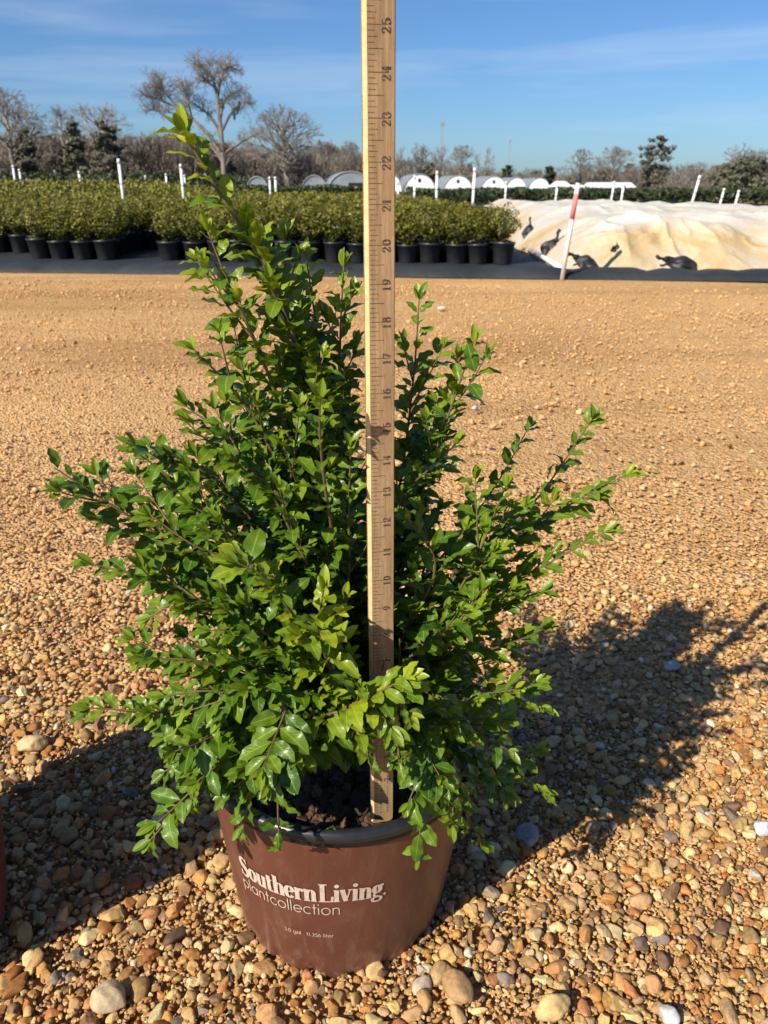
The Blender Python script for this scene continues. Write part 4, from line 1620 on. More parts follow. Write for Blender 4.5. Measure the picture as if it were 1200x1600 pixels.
def frost_cover():
    xs = np.concatenate([np.linspace(1.60, 6.5, 300), np.linspace(6.55, 13, 100)])
    ts = np.concatenate([np.linspace(0, .14, 90), np.linspace(.145, 1, 130)])
    X, T = np.meshgrid(xs, ts)
    YF = edge_y(X) + .42 + .05 * np.sin(X * 1.9) + .03 * np.sin(X * 5.3 + 1)
    YB = np.maximum(17.5 - (X - 1.6) * 1.7, 11.8)
    Y = YF + (YB - YF) * T
    Z = cloth_h(X, Y)
    X = X + .03 * np.sin(Y * 3.1) * (X < 1.62)
    v = np.stack([X.ravel(), Y.ravel(), Z.ravel()], 1)
    nx, ny = len(xs), len(ts)
    i, j = np.meshgrid(np.arange(nx - 1), np.arange(ny - 1))
    a = (j * nx + i).ravel()
    o = link('frost_cover', mesh_np('frost_cover', v, np.stack([a, a + 1, a + nx + 1, a + nx], 1)), None, M['cloth'])
    tag(o, 'lumpy white frost cloth with yellow stains draped over a plant bed', 'frost cover')


frost_cover()


def cloth_at(px, py):
    """where the ray through a photo pixel meets the covered bed"""
    u, v = px - 600.0, 800.0 - py
    d = Vector((u, FPX * CP + v * SP, -FPX * SP + v * CP)).normalized()
    t = 6.0
    while t < 16:
        p = Vector((0, 0, H)) + d * t
        if p.z < float(cloth_h(np.array(p.x), np.array(p.y))) and p.x > 1.6:
            return p
        if p.z < .02:
            return p
        t += .01
    return P(px, py, 8)


def sandbag(p, L, W, rot, neck, label, upright=0.0):
    """limp filled black bag: flattened lumpy body, gathered neck and loose tail"""
    root = empty('sandbag', p)
    mt = Matrix.Rotation(upright, 3, 'X') @ Matrix.Rotation(rot, 3, 'Z')
    root.rotation_euler = mt.to_euler()
    root.location = Vector(p) + mt @ Vector((0, 0, .012))
    v0, f = ICO[3]
    v = v0 * np.array([L / 2, W / 2, W * .30])
    v[:, 2] *= 1 + .25 * np.sin(v0[:, 0] * 5 + L * 40) * np.sin(v0[:, 1] * 4)
    v[:, 1] *= (1 + .20 * np.sin(v0[:, 0] * 3.1 + 1 + L * 30)) * (1 - .25 * np.clip(v0[:, 0], 0, 1))
    v += .012 * np.sin(v0[:, [1, 2, 0]] * 6 + L * 50)
    v[:, 2] = np.where(v[:, 2] < 0, v[:, 2] * .4, v[:, 2]) + W * .10
    link('bag', mesh_np('bag', v, f), root, M['black'])
    b = MB()
    ex = L * .45
    b.tube([(ex * .9, 0, W * .13), (ex * 1.15, .01, W * .2), (ex * 1.3, .015, W * .3), (ex * 1.5, .02 + neck, W * .45), (ex * 1.72, .01 + neck * 1.6, W * .62)], [W * .24, W * .13, W * .09, W * .12, W * .13], 10)
    b.build('neck', M['black'], root, True)
    tag(root, label, 'sandbag', 'black sandbags holding down the frost cloth')


sandbag(cloth_at(824, 366), .23, .105, R(70), .015, 'slim black sandbag standing at the corner of the white cover nearest the shrubs', R(58))
sandbag(cloth_at(858, 390), .24, .135, R(50), .015, 'black sandbag with a long tied neck, just left of the taped white post', R(58))
sandbag(cloth_at(915, 416), .25, .14, R(140), .03, 'crumpled black sandbag at the foot of the taped white post', R(48))
sandbag(cloth_at(960, 390), .07, .03, R(40), .01, 'small black strap end on the cloth right of the taped post', R(45))
sandbag(cloth_at(1062, 414), .29, .12, R(164), .015, 'wide flat black sandbag alone at the front of the white cover', R(50))


def edge_pipe():
    a, b_ = Vector((1.545, 6.92, .055)), Vector((1.60, 8.9, .05))
    b = MB()
    b.tube([a, a.lerp(b_, .5) + Vector((.01, 0, .004)), b_], [.024] * 3, 12)
    o = b.build('pipe', M['pvc'], None, True)
    tag(o, 'white plastic pipe lying along the left hem of the frost cover', 'pipe')


edge_pipe()


def marker_post():
    base = G(878, 437, 0)
    top = P(905, 276, base.y - .02)
    ax = top - base
    root = empty('marker_post', base)
    tag(root, 'leaning white marker post wrapped with faded red tape, black at the tip', 'post')
    def pt(t): return ax * t
    b = MB(); b.tube([pt(0), pt(.5), pt(.95)], [.018, .018, .018], 14); b.build('pole', M['pvc'], root, True)
    b = MB(); b.tube([pt(.60), pt(.84)], [.0192, .0192], 14); b.build('tape', M['red'], root, True)
    b = MB(); b.tube([pt(.945), pt(.96), pt(1.0), pt(1.03)], [.021, .023, .020, .010], 14); b.build('cap', M['black'], root, True)


marker_post()


# irrigation risers: (x, top y, visible foot y, distance, lean, label)
RIS = [
    (185, 248, 298, 13.0, 0, 'tall white riser pipe over the olive shrubs left of the leading shoot'),
    (282, 256, 297, 14.5, 0, 'white riser pipe close to the left of the leading shoot tip'),
    (20, 258, 283, 24.0, 2, 'tilted white riser nearest the left edge of the picture'),
    (30, 264, 283, 26.0, 2, 'shorter white riser just right of the tilted one at the left edge'),
    (85, 266, 276, 44.0, 0, 'tiny white riser in front of the two forked bare trees'),
    (123, 267, 286, 22.0, 1, 'white riser between the left edge pair and the tallest riser'),
    (170, 272, 279, 52.0, 0, 'very small white riser just left of the tallest riser'),
    (227, 274, 286, 26.0, 0, 'small white riser below the left limb of the tall bare tree'),
    (259, 271, 284, 28.0, 0, 'small white riser below the trunk of the tall bare tree'),
    (288, 273, 284, 30.0, 0, 'small white riser right behind the leading shoot'),
    (421, 276, 294, 19.0, 0, 'left one of two white risers below the round bare tree'),
    (430, 276, 292, 22.0, 0, 'right one of two white risers below the round bare tree'),
    (622, 283, 304, 17.0, 0, 'short white riser hard against the right side of the yardstick'),
    (648, 274, 304, 16.5, 0, 'white riser in front of the hoop house nearest the yardstick'),
    (683, 267, 306, 15.0, 0, 'white riser between the first and second hoop houses'),
    (742, 262, 312, 13.5, 1, 'tall white riser between the second and third hoop houses'),
    (791, 283, 307, 19.0, 0, 'thin white riser in front of the fourth hoop house'),
    (871, 288, 312, 18.0, 2, 'white riser just left of the red taped marker post'),
    (960, 283, 312, 18.0, 3, 'white riser in front of the long white building'),
    (975, 287, 312, 21.0, 3, 'thinner white riser at the right end of the long white building'),
    (1094, 274, 315, 14.5, 9, 'tall leaning white riser behind the right part of the frost cover'),
    (1132, 294, 316, 18.0, 7, 'short leaning white riser right of the tall leaning one'),
    (1155, 297, 316, 20.0, 6, 'last short white riser towards the right edge'),
]
for x, yt, yb, D, lean, lab in RIS:
    top = P(x, yt, D)
    rt = empty('riser_pipe', (top.x, top.y, 0))
    rt.rotation_euler = (0, R(lean), 0)
    h = top.z / math.cos(R(lean))
    rt.location.x -= math.tan(R(lean)) * top.z
    rad = .023 if D < 20 else .030
    b = MB(); b.tube([(0, 0, 0), (0, 0, h * .55), (0, 0, h - .07)], [rad] * 3, 10); b.build('pipe', M['white'], rt, True)
    b = MB(); b.tube([(0, 0, h - .07), (0, 0, h - .01), (0, 0, h)], [rad * 1.12, rad * 1.12, rad * .7], 10); b.build('cap', M['pvc'], rt, True)
    b = MB(); b.tube([(0, 0, h * .66), (0, 0, h * .66 + .02)], [rad * 1.06] * 2, 10); b.build('band', M['steel'], rt, True)
    tag(rt, lab, 'riser pipe', 'white irrigation risers')


# ------------------------------------------------------------------ hoop houses and buildings
def hoop_house(px0, px1, ytop, D, film, label, opening='door', length=9):
    a, c = P(px0, 290, D), P(px1, 290, D)
    w = c.x - a.x
    hgt = P(px0, ytop, D).z - gz(D)
    rt = empty('hoop_house', ((a.x + c.x) / 2, D, gz(D)))
    n = 20
    hw = w / 2
    side = hgt * .42
    def prof(s):
        pts = [(-hw * s, 0), (-hw * s, side * .55)]
        for k in range(1, n):
            t = math.pi * (1 - k / n)
            pts.append((hw * s * math.cos(t), side * .55 + (hgt * s - side * .55) * math.sin(t) ** .9))
        return pts + [(hw * s, side * .55), (hw * s, 0)]
    p = prof(1.0)
    m = len(p)
    shift = .25 * w
    b = MB()
    b.add([(x, 0, z) for x, z in p] + [(x - shift, length, z) for x, z in p], [(i, i + 1, m + i + 1, m + i) for i in range(m - 1)])
    b.build('cover', M['grey_and_shade_film'], rt, True)  # on white houses the grey is side shade put into the colour
    b = MB()
    q = prof(.985)
    b.add([(x, .06, z) for x, z in q], [tuple(range(m))[::-1]])
    ew = b.build('end_wall', M['poly'] if film is M['poly'] else film, rt)
    b = MB()
    if opening == 'door':
        b.box(-w * .13, w * .10, -.06, .03, 0, hgt * .50)
        b.build('door', M['tan'], ew)
        b = MB(); b.box(-w * .045, w * .035, -.05, .03, hgt * .72, hgt * .84); b.build('fan_vent', M['glassd'], ew)
    elif opening == 'dark':
        b.box(-w * .05, w * .42, -.05, .03, 0, hgt * .62)
        b.build('doorway', M['glassd'], ew)
    b = MB()
    b.tube([(x, -.03, z) for x, z in p], [.06] * m, 6)
    b.build('hoop', M['steel'], rt, True)
    rt['label'] = label; rt['category'] = 'greenhouse'; rt['group'] = 'hoop greenhouses across the field'
    return rt


hoop_house(630, 681, 272, 150, M['poly'], 'white hoop house right beside the yardstick')
hoop_house(692, 739, 274, 152, M['poly'], 'white hoop house, second to the right of the yardstick')
hoop_house(750, 793, 275, 156, M['poly'], 'white hoop house, third to the right of the yardstick')
hoop_house(789, 824, 277, 172, M['poly'], 'white hoop house, fourth to the right, with a dim end wall', 'dark')
hoop_house(824, 861, 278, 180, M['poly'], 'white hoop house farthest to the right in the row', '')
hoop_house(512, 584, 268, 112, M['grey_and_shade_film'], 'grey hoop house with a dark open end, partly behind the yardstick', 'dark')
hoop_house(470, 512, 274, 115, M['grey_and_shade_film'], 'low grey hoop house left of the one with the dark open end', '')
hoop_house(384, 420, 276, 114, M['grey_and_shade_film'], 'grey hoop house farthest left, under the round bare tree', '')
hoop_house(596, 628, 273, 122, M['poly'], 'white hoop house almost hidden behind the yardstick', '')


def house(px0, px1, yt, D, label, kind):
    a, c = P(px0, 290, D), P(px1, 290, D)
    h = P(px0, yt, D).z - gz(D)
    w = c.x - a.x
    rt = empty('house', (a.x, D, gz(D)))
    b = MB(); b.box(0, w, 0, 9, 0, h * .72); wl_ = b.build('wall', M['white'], rt)
    b = MB()
    if kind == 'gable':
        b.add([(-.3, -.4, h * .72 + .01), (w * .5, -.4, h), (w + .3, -.4, h * .72 + .01), (-.3, 9.4, h * .72 + .01), (w * .5, 9.4, h), (w + .3, 9.4, h * .72 + .01)],
              [(0, 1, 4, 3), (1, 2, 5, 4), (0, 2, 1), (3, 4, 5), (0, 3, 5, 2)])
        b.build('roof', M['white'], rt)
    else:
        b.add([(-.3, -.4, h * .72 + .01), (w + .3, -.4, h * .72 + .01), (w + .3, 4.5, h), (-.3, 4.5, h), (w + .3, 9.4, h * .72 + .01), (-.3, 9.4, h * .72 + .01)],
              [(0, 1, 2, 3), (3, 2, 4, 5), (0, 3, 5), (1, 4, 2), (0, 5, 4, 1)])
        b.build('roof', M['poly'], rt)
    for fx in ((.2, .34), (.62, .8)):
        b = MB(); b.box(w * fx[0], w * fx[1], -.05, .05, h * .18, h * .52); b.build('window', M['glassd'], wl_)
    tag(rt, label, 'house')


house(872, 893, 283, 170, 'small white gabled house left of the red taped post', 'gable')
house(893, 916, 289, 168, 'low white lean-to building with dark bays right of the gabled house', 'long')
house(927, 993, 285, 175, 'long low white building beyond the right shrub beds', 'long')


def mast(px, yt, D, label):
    top = P(px, yt, D)
    rt = empty('radio_mast', (top.x, D, 0))
    b = MB()
    s = .55
    cs = [(-s, -s), (s, -s), (0, s)]
    for x, y in cs:
        b.tube([(x, y, 0), (x, y, top.z)], [.11, .09], 5)
    z = 0
    k = 0
    while z < top.z - 2:
        (x, y), (x2, y2) = cs[k % 3], cs[(k + 1) % 3]
        b.tube([(x, y, z), (x2, y2, z + 1.6)], [.05, .05], 4); z += .8; k += 1
    b.build('lattice', M['steel'], rt)
    b = MB(); b.tube([(0, 0, top.z - 1), (0, 0, top.z + 1.6)], [.25, .12], 6)
    b.box(-1.1, 1.1, -.2, .2, top.z - 1.6, top.z - .6)
    b.build('antenna', M['steel'], rt)
    tag(rt, label, 'mast')


mast(691, 190, 430, 'tall thin lattice radio mast above the hoop houses')
mast(797, 218, 620, 'fainter distant radio mast right of the tall one')


# ------------------------------------------------------------------ trees
class Wood:
    """tapered segments batched into three-sided or six-sided prisms"""
    def __init__(self):
        self.a, self.b, self.ra, self.rb = [], [], [], []

    def seg(self, a, b, ra, rb):
        self.a.append(tuple(a)); self.b.append(tuple(b)); self.ra.append(ra); self.rb.append(rb)

    def arrays(self, n=4):
        A, B = np.array(self.a), np.array(self.b)
        ra, rb = np.array(self.ra), np.array(self.rb)
        t = B - A
        t /= np.linalg.norm(t, axis=1, keepdims=True) + 1e-9
        ref = np.where(np.abs(t[:, 2:3]) < .9, np.array([[0, 0, 1.0]]), np.array([[1.0, 0, 0]]))
        u = np.cross(t, ref); u /= np.linalg.norm(u, axis=1, keepdims=True)
        w = np.cross(t, u)
        an = np.arange(n) / n * 2 * np.pi
        ring = u[:, None, :] * np.cos(an)[None, :, None] + w[:, None, :] * np.sin(an)[None, :, None]
        V = np.concatenate([A[:, None] + ring * ra[:, None, None], B[:, None] + ring * rb[:, None, None]], 1)
        i = np.arange(n)
        q = np.stack([i, (i + 1) % n, (i + 1) % n + n, i + n], 1)
        F = (q[None] + (np.arange(len(A)) * 2 * n)[:, None, None]).reshape(-1, 4)
        return V.reshape(-1, 3), F


def grow(wt, wc, p, d, L, rad, lvl, r, spread=.62, up=.12, minrad=.022, maxlvl=7, trunk_lvl=1, kids=(2, 3), flat=1.0):
    n = 3 if lvl < 4 else 2
    q = p.copy()
    for i in range(n):
        nd = (d + Vector((r.uniform(-1, 1), r.uniform(-1, 1), r.uniform(-.6, .6) + up)) * .16).normalized()
        q2 = q + nd * (L / n)
        r0 = rad * (1 - .28 * i / n); r1 = rad * (1 - .28 * (i + 1) / n)
        (wt if lvl <= trunk_lvl else wc).seg(q, q2, max(minrad, r0), max(minrad, r1))
        q, d = q2, nd
        if lvl >= 2 and lvl < maxlvl and i < n - 1 and r.random() < .7:
            side = Vector((r.gauss(0, 1), r.gauss(0, 1), r.gauss(0, .6) * flat))
            side = (side - d * side.dot(d)).normalized()
            grow(wt, wc, q, (d * .6 + side * .8).normalized(), L * r.uniform(.45, .65), rad * .45, min(maxlvl, lvl + 2), r, spread, up, minrad, maxlvl, trunk_lvl, kids, flat)
    if lvl >= maxlvl:
        return
    k = r.randint(*kids)
    a0 = r.uniform(0, 6.28)
    for j in range(k):
        an = a0 + j * 2 * math.pi / k + r.uniform(-.5, .5)
        u = d.cross(Vector((.3, .2, 1)))
        u = u.normalized() if u.length > .05 else Vector((1, 0, 0))
        w = d.cross(u)
        sp = spread * r.uniform(.55, 1.25)
        nd = (d * math.cos(sp) + (u * math.cos(an) + w * math.sin(an)) * math.sin(sp)).normalized()
        grow(wt, wc, q, nd, L * r.uniform(.62, .86), rad * r.uniform(.58, .74), lvl + 1, r, spread, up, minrad, maxlvl, trunk_lvl, kids, flat)


def fit(arrs, base, height, width):
    """scale grown arrays so that the tree has the height and width it has in the photo"""
    allv = np.concatenate([v for v, f in arrs])
    z1 = allv[:, 2].max()
    xw = np.percentile(allv[:, 0], 99) - np.percentile(allv[:, 0], 1)
    xm = 0
    s = np.array([width / xw, width / xw, height / z1])
    return [(v * s, f) for v, f in arrs]


def grow_leader(wt, wc, h, w, rad, r, first, tw, limbs=17, ascend=.55):
    """straight tapering trunk with limbs all the way up, round topped"""
    m = 14
    pts = []
    ox = oy = 0.0
    for i in range(m + 1):
        pts.append(Vector((ox, oy, h * .93 * i / m)))
        ox += r.uniform(-.012, .012) * h; oy += r.uniform(-.012, .012) * h
    for i in range(m):
        (wt if i < m * .55 else wc).seg(pts[i], pts[i + 1], max(tw, rad * (1 - .9 * i / m)), max(tw, rad * (1 - .9 * (i + 1) / m)))
    az = r.uniform(0, 6)
    for k in range(limbs):
        t = first + (1 - first) * (k + r.random() * .6) / limbs * .92
        i = min(m - 1, int(t * m))
        p = pts[i].lerp(pts[i + 1], t * m - i)
        az += 2.4 + r.uniform(-.4, .4)
        q = (t - first) / (1 - first)
        reach = w / 2 * (max(.06, 1 - (1.55 * q - .55) ** 2) ** .5)
        el = ascend + .5 * q + r.uniform(-.15, .15)
        d = Vector((math.cos(az) * math.cos(el), math.sin(az) * math.cos(el), math.sin(el)))
        grow(wt, wc, p, d, reach * .42, max(tw, rad * .42 * (1 - .6 * q)), 3, r, .55, .12, tw, 7, -1, (2, 3))


def bare_tree(px, yt, width_px, D, seed, label, trunk=.35, spread=.6, first=.30, maxlvl=7, mat='bark', up=.12, tw=.024, ivy=0, kids=(2, 3), lean=0.0, leader=0):
    r = random.Random(seed)
    top = P(px, yt, D)
    rt = empty('bare_tree', (top.x, D, gz(D)))
    wt, wc = Wood(), Wood()
    h = top.z - gz(D)
    if leader:
        grow_leader(wt, wc, h, width_px * (D * CP) / FPX, trunk, r, first, tw, leader)
    else:
        grow(wt, wc, Vector((0, 0, 0)), Vector((lean, 0, 1)).normalized(), h * first, trunk, 0, r, spread, up, tw, maxlvl, 1, kids)
    A = [wt.arrays(7), wc.arrays(3)]
    A = fit(A, None, h, width_px * (D * CP) / FPX)
    tr = link('trunk', mesh_np('trunk', A[0][0], A[0][1]), rt, M[mat])
    link('crown', mesh_np('crown', A[1][0], A[1][1]), rt, M[mat])
    if ivy:
        vs = A[1][0]
        rr = np.random.default_rng(seed)
        bv, bf, br, base = [], [], [], 0
        for k in range(ivy):
            c = vs[rr.integers(0, len(vs) // 6)]
            v, f, rd = foliage_quads(90, .55, .9, 0, seed + k, (.12, .24), .2)
            v = v + c - np.array([0, 0, .9])
            bv.append(v); bf.append(f + base); br.append(rd); base += len(v)
        link('ivy', mesh_np('ivy', np.concatenate(bv), np.concatenate(bf), False, {'rand': ('FLOAT', np.concatenate(br))}), tr, M['pine_leaf'])
    tag(rt, label, 'tree')
    return rt


def pine_arrays(h, w, seed, layers=16, per=60, low=.3, q=(.16, .34)):
    """clumps of short needle faces on whorled limbs; verts faces rand + wood"""
    r = np.random.default_rng(seed)
    bv, bf, br, base = [], [], [], 0
    wood = Wood()
    wood.seg((0, 0, 0), (0.1, 0, h * .55), .24, .16)
    wood.seg((0.1, 0, h * .55), (0, 0, h * .97), .16, .05)
    for i in range(layers):
        t = i / (layers - 1)
        z = h * (low + (1 - low) * t)
        reach = w / 2 * max(.05, 1 - (1.75 * t - .72) ** 2) ** .5 * r.uniform(.45, 1.15) + .3
        for k in range(3 if t < .85 else 2):
            an = r.uniform(0, 6.283)
            e = np.array([math.cos(an) * reach, math.sin(an) * reach, z + reach * .12])
            wood.seg((0, 0, z - .3), tuple(e), .06, .02)
            for m in range(2):
                c = e * np.array([.55 + .45 * m, .55 + .45 * m, 1])
                v, f, rd = foliage_quads(per, .55 + .13 * reach, .38 + .06 * reach, 0, int(seed * 31 + i * 7 + k * 3 + m), q, .1)
                v = v + c - np.array([0, 0, .4])
                bv.append(v); bf.append(f + base); br.append(rd); base += len(v)
    return np.concatenate(bv), np.concatenate(bf), np.concatenate(br), wood.arrays(5)


def evergreen(px, yt, width_px, D, seed, label, low=.3, mat='pine_leaf', layers=16):
    top = P(px, yt, D)
    rt = empty('evergreen_tree', (top.x, D, gz(D)))
    v, f, rd, w = pine_arrays(top.z - gz(D), width_px * D * CP / FPX, seed, layers, 60, low)
    link('crown', mesh_np('crown', v, f, False, {'rand': ('FLOAT', rd)}), rt, M[mat])
    link('trunk', mesh_np('trunk', *w), rt, M['bark'])
    tag(rt, label, 'tree')


# the tall bare tree with the wide broken crown, drawn limb by limb
def tall_tree():
    D = 120.0
    r = random.Random(4)
    base = P(345, 285, D)
    rt = empty('bare_tree', (base.x, D, 0))
    wt, wc = Wood(), Wood()
    def q(px, py, dy=0.0):
        p = P(px, py, D); return Vector((p.x - base.x, dy, max(p.z, gz(D))))
    def limb(pts, r0, r1, w, twigs, size):
        path = smooth_path(pts, len(pts) * 4)
        m = len(path) - 1
        for i in range(m):
            w.seg(path[i], path[i + 1], r0 + (r1 - r0) * i / m, r0 + (r1 - r0) * (i + 1) / m)
        for k in range(int(twigs * 1.5)):
            i = int(m * (.35 + .65 * r.random())) - 1
            i = max(0, min(m - 1, i))
            d = (path[i + 1] - path[i]).normalized()
            s = Vector((r.gauss(0, 1), r.gauss(0, .8), r.gauss(.25, .6))).normalized()
            grow(wt, wc, path[i], (d * .5 + s * .9).normalized(), size * .62 * r.uniform(.5, 1.1), .06, 4, r, .66, .03, .0165, 7, -1, (2, 3), .6)
    limb([q(350, 312), q(349, 250), q(345, 200), q(340, 150)], .42, .22, wt, 0, 1)
    limb([q(340, 150), q(334, 128), q(322, 108), q(305, 100)], .30, .06, wc, 22, 1.7)
    limb([q(340, 150), q(345, 125), q(352, 105), q(370, 108, .8)], .30, .05, wc, 22, 1.7)
    limb([q(338, 140), q(325, 128, -1), q(308, 115, -1.5)], .2, .05, wc, 12, 1.5)
    limb([q(344, 185), q(350, 160), q(362, 145, 1), q(372, 142, 1.3)], .28, .06, wc, 14, 1.5)
    limb([q(346, 205), q(362, 175), q(380, 160), q(399, 162)], .26, .05, wc, 12, 1.5)
    limb([q(346, 215), q(335, 190), q(318, 172), q(300, 160)], .3, .06, wc, 12, 1.6)
    limb([q(348, 245), q(330, 215), q(300, 185), q(262, 160)], .42, .10, wc, 6, 1.5)
    limb([q(300, 185), q(298, 165, -1), q(296, 150, -1.5), q(285, 130, -2)], .2, .05, wc, 20, 1.7)
    limb([q(280, 172), q(262, 150), q(250, 138), q(240, 135)], .2, .04, wc, 24, 1.7)
    limb([q(272, 166), q(245, 155), q(228, 150)], .16, .04, wc, 18, 1.6)
    limb([q(290, 180), q(262, 175), q(240, 172), q(226, 174)], .16, .04, wc, 16, 1.6)
    limb([q(350, 240), q(372, 225), q(395, 212), q(412, 214)], .3, .06, wc, 12, 1.5)
    limb([q(349, 255), q(335, 235), q(322, 225)], .25, .06, wc, 10, 1.6)
    limb([q(350, 262), q(365, 240), q(380, 238)], .22, .06, wc, 10, 1.6)
    tr = link('trunk', mesh_np('trunk', *wt.arrays(7)), rt, M['bark'])
    link('crown', mesh_np('crown', *wc.arrays(3)), rt, M['bark'])
    bv, bf, br, b0 = [], [], [], 0
    for k, (x, y, s) in enumerate([(347, 166, .9), (371, 172, .7), (366, 180, .7), (374, 163, .5), (345, 180, .6), (346, 158, .6)]):
        v, f, rd = foliage_quads(110, .5 * s, .85 * s, 0, 900 + k, (.10, .2), .2)
        p = q(x, y)
        v = v + np.array([p.x, p.y, p.z - .85 * s])
        bv.append(v); bf.append(f + b0); br.append(rd); b0 += len(v)
    link('ivy', mesh_np('ivy', np.concatenate(bv), np.concatenate(bf), False, {'rand': ('FLOAT', np.concatenate(br))}), tr, M['pine_leaf'])
    tag(rt, 'tallest bare tree with a wide broken crown left of the yardstick', 'tree')


tall_tree()
bare_tree(448, 162, 110, 118, 31, 'round spreading bare tree between the tallest tree and the yardstick', .5, .55, .32, 7, 'bark', .14, .026, leader=22)
bare_tree(150, 160, 96, 125, 32, 'wide pale bare tree with many upright limbs left of the tallest tree', .42, .55, .26, 7, 'bark_pale', .2, .026, leader=20)
bare_tree(84, 162, 66, 128, 33, 'bare tree with a forked trunk, second from the left edge group', .36, .5, .40, 7, 'bark', .2, .026, leader=14)
bare_tree(34, 165, 60, 130, 34, 'thin upright bare tree near the left edge', .34, .45, .36, 7, 'bark', .25, .026, leader=15)
bare_tree(-6, 132, 92, 118, 35, 'big bare tree cut by the left edge of the picture', .45, .55, .3, 7, 'bark', .15, .026, leader=20)
bare_tree(510, 216, 60, 170, 36, 'low grey bare tree just left of the yardstick', .3, .55, .28, 7, 'bark', .15, .032, 0, (2, 4))
bare_tree(545, 218, 50, 175, 37, 'grey bare tree half hidden behind the yardstick', .3, .5, .28, 7, 'bark', .2, .032, 0, (2, 4))
bare_tree(622, 224, 26, 200, 38, 'slim bare tree directly right of the yardstick', .3, .4, .34, 6, 'bark', .25, .036)
bare_tree(660, 222, 30, 205, 39, 'slim pale bare tree left of the tall mast', .3, .42, .34, 7, 'bark', .25, .036)
bare_tree(692, 226, 30, 210, 40, 'bare tree behind the foot of the tall mast', .3, .5, .34, 6, 'bark', .2, .036)
bare_tree(722, 226, 38, 205, 41, 'broad bare tree just right of the tall mast', .3, .5, .40, 7, 'bark', .2, .036, leader=13)
bare_tree(755, 229, 30, 205, 42, 'ragged bare tree between the two masts', .3, .5, .36, 6, 'bark', .15, .04)
bare_tree(911, 231, 38, 190, 43, 'small round bare tree above the red taped post', .3, .55, .45, 7, 'bark', .15, .036, leader=12)
bare_tree(962, 227, 56, 195, 44, 'wide bushy bare tree above the long white building', .3, .5, .3, 7, 'bark', .25, .034, leader=18)
bare_tree(1176, 222, 72, 150, 45, 'bare tree above the green mound at the right edge', .4, .6, .34, 7, 'bark', .12, .03)
evergreen(1028, 216, 50, 180, 51, 'lone dark evergreen tree standing above the right treeline', .22)
evergreen(1170, 250, 100, 130, 52, 'broad dark green tree mass at the right edge', .05, 'pine_leaf', 18)
evergreen(1135, 268, 40, 128, 53, 'small bright green bush tree beside the dark mass on the right', .05, 'pine_leaf', 10)
evergreen(158, 194, 40, 116, 54, 'dark pine in front of the wide pale bare tree', .25)
evergreen(111, 195, 26, 120, 55, 'narrow dark pine between the two pale bare trees', .2)
evergreen(36, 207, 30, 122, 56, 'dark pine under the thin bare tree near the left edge', .2)
evergreen(793, 262, 18, 190, 58, 'small dark conifer right of the fainter mast', .1, 'far_leaf', 10)
evergreen(858, 263, 16, 190, 59, 'tiny dark conifer above the last hoop house', .1, 'far_leaf', 10)


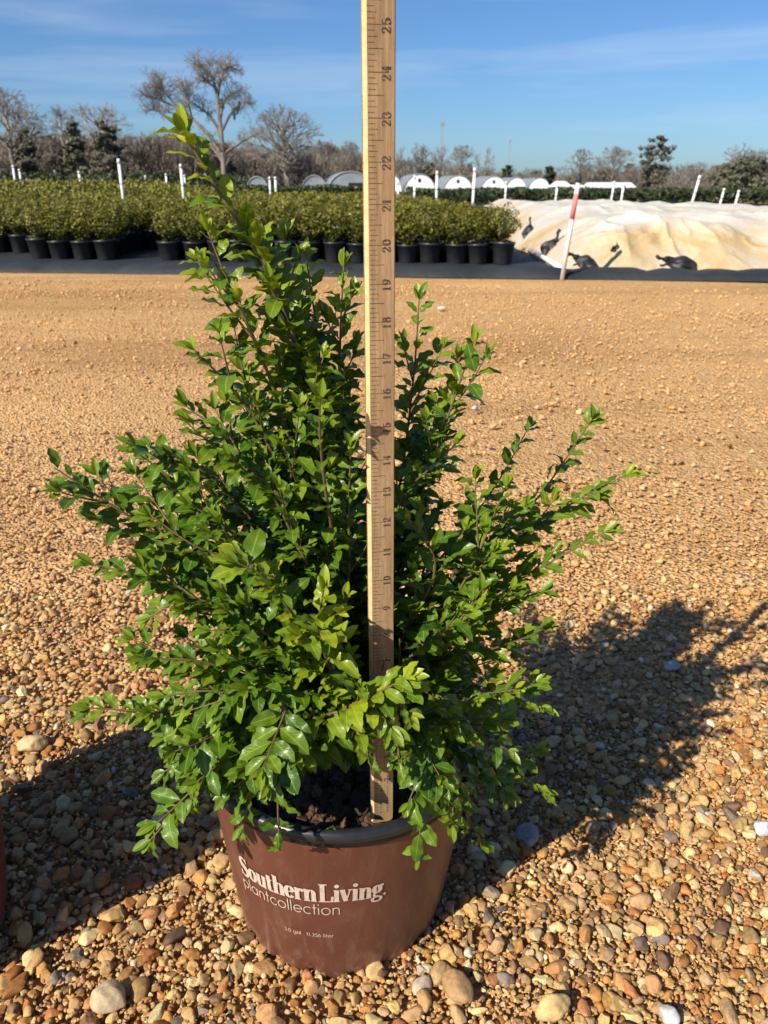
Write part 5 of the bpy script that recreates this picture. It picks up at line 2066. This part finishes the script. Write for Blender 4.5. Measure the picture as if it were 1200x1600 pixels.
def woodland(name, x0, x1, d0, d1, hfun, n_trees, n_pines, n_brush, seed, label):
    """far treeline that reads as one mass"""
    r = random.Random(seed)
    rn = np.random.default_rng(seed)
    vs, fs, rs, base = [], [], [], 0
    def put(v, f, rd):
        nonlocal base
        vs.append(v); fs.append(f + base); rs.append(rd); base += len(v)
    protos = []
    for k in range(5):
        w = Wood()
        grow(w, w, Vector((0, 0, 0)), Vector((0, 0, 1)), .32, .028, 0, random.Random(seed * 10 + k), .48, .22, .0030, 6, 1, (2, 3))
        v, f = w.arrays(3)
        protos.append((v / np.array([1, 1, v[:, 2].max()]), f))
    for k in range(n_trees):
        px = r.uniform(x0, x1); D = r.uniform(d0, d1)
        p = P(px, hfun(px) + r.uniform(-8, 14), D)
        v, f = protos[r.randrange(5)]
        h = max(3, p.z - gz(D))
        a = r.uniform(0, 6.28)
        vv = v.copy()
        vv[:, 0], vv[:, 1] = v[:, 0] * math.cos(a) - v[:, 1] * math.sin(a), v[:, 0] * math.sin(a) + v[:, 1] * math.cos(a)
        put(vv * h * np.array([.8, .8, 1]) + np.array([p.x, D, gz(D)]), f, np.full(len(v), r.uniform(.2, .85)))
    me = mesh_np(name, np.concatenate(vs), np.concatenate(fs), True, {'rand': ('FLOAT', np.concatenate(rs))})
    o = link(name, me, None, M['brush'])
    tag(o, label, 'woodland', kind='stuff')
    vs, fs, rs, base = [], [], [], 0
    n = n_brush
    px = rn.uniform(x0, x1, n); D = rn.uniform(d0, d1, n)
    c = np.zeros((n, 3))
    for i in range(n):
        p = P(px[i], hfun(px[i]) + 14, D[i])
        c[i] = (p.x, D[i], gz(D[i]) + max(1.5, p.z - gz(D[i])) * rn.random() ** .8)
    d = rn.normal(0, .35, (n, 3)); d[:, 2] = 1; d /= np.linalg.norm(d, axis=1, keepdims=True)
    s = np.cross(d, rn.normal(size=(n, 3))); s /= np.linalg.norm(s, axis=1, keepdims=True)
    L, W = rn.uniform(.5, 1.5, n)[:, None], rn.uniform(.04, .16, n)[:, None]
    v = np.stack([c - s * W, c + s * W, c + d * L + s * W * .3, c + d * L - s * W * .3], 1).reshape(-1, 3)
    link('brush', mesh_np('brush', v, np.arange(4 * n).reshape(-1, 4), False, {'rand': ('FLOAT', np.repeat(rn.beta(2, 2, n), 4))}), o, M['brush'])['kind'] = 'stuff'
    vs, fs, rs, base = [], [], [], 0
    for k in range(n_pines):
        px = r.uniform(x0, x1); D = r.uniform(d0, d1)
        p = P(px, hfun(px) + r.uniform(-2, 16), D)
        v, f, rd, w = pine_arrays(max(3, p.z - gz(D)), r.uniform(3.5, 6.5), seed * 50 + k, 10, 22, .2, (.28, .5))
        put(v + np.array([p.x, D, gz(D)]), f, rd)
    link('pines', mesh_np('pines', np.concatenate(vs), np.concatenate(fs), False, {'rand': ('FLOAT', np.concatenate(rs))}), o, M['pine_leaf'])['kind'] = 'stuff'


def h_left(px):
    return np.interp(px, [-80, 0, 60, 180, 260, 330, 420, 520, 640], [205, 212, 214, 208, 210, 222, 232, 238, 246])


def h_right(px):
    return np.interp(px, [560, 640, 800, 900, 1000, 1080, 1300], [246, 250, 262, 262, 258, 258, 256])


woodland('woodland', -120, 600, 128, 185, h_left, 170, 12, 32000, 5, 'grey brown winter woodland with pines behind the left beds')
woodland('woodland', 540, 1330, 215, 290, h_right, 130, 22, 22000, 6, 'low grey brown winter woodland behind the hoop houses on the right')
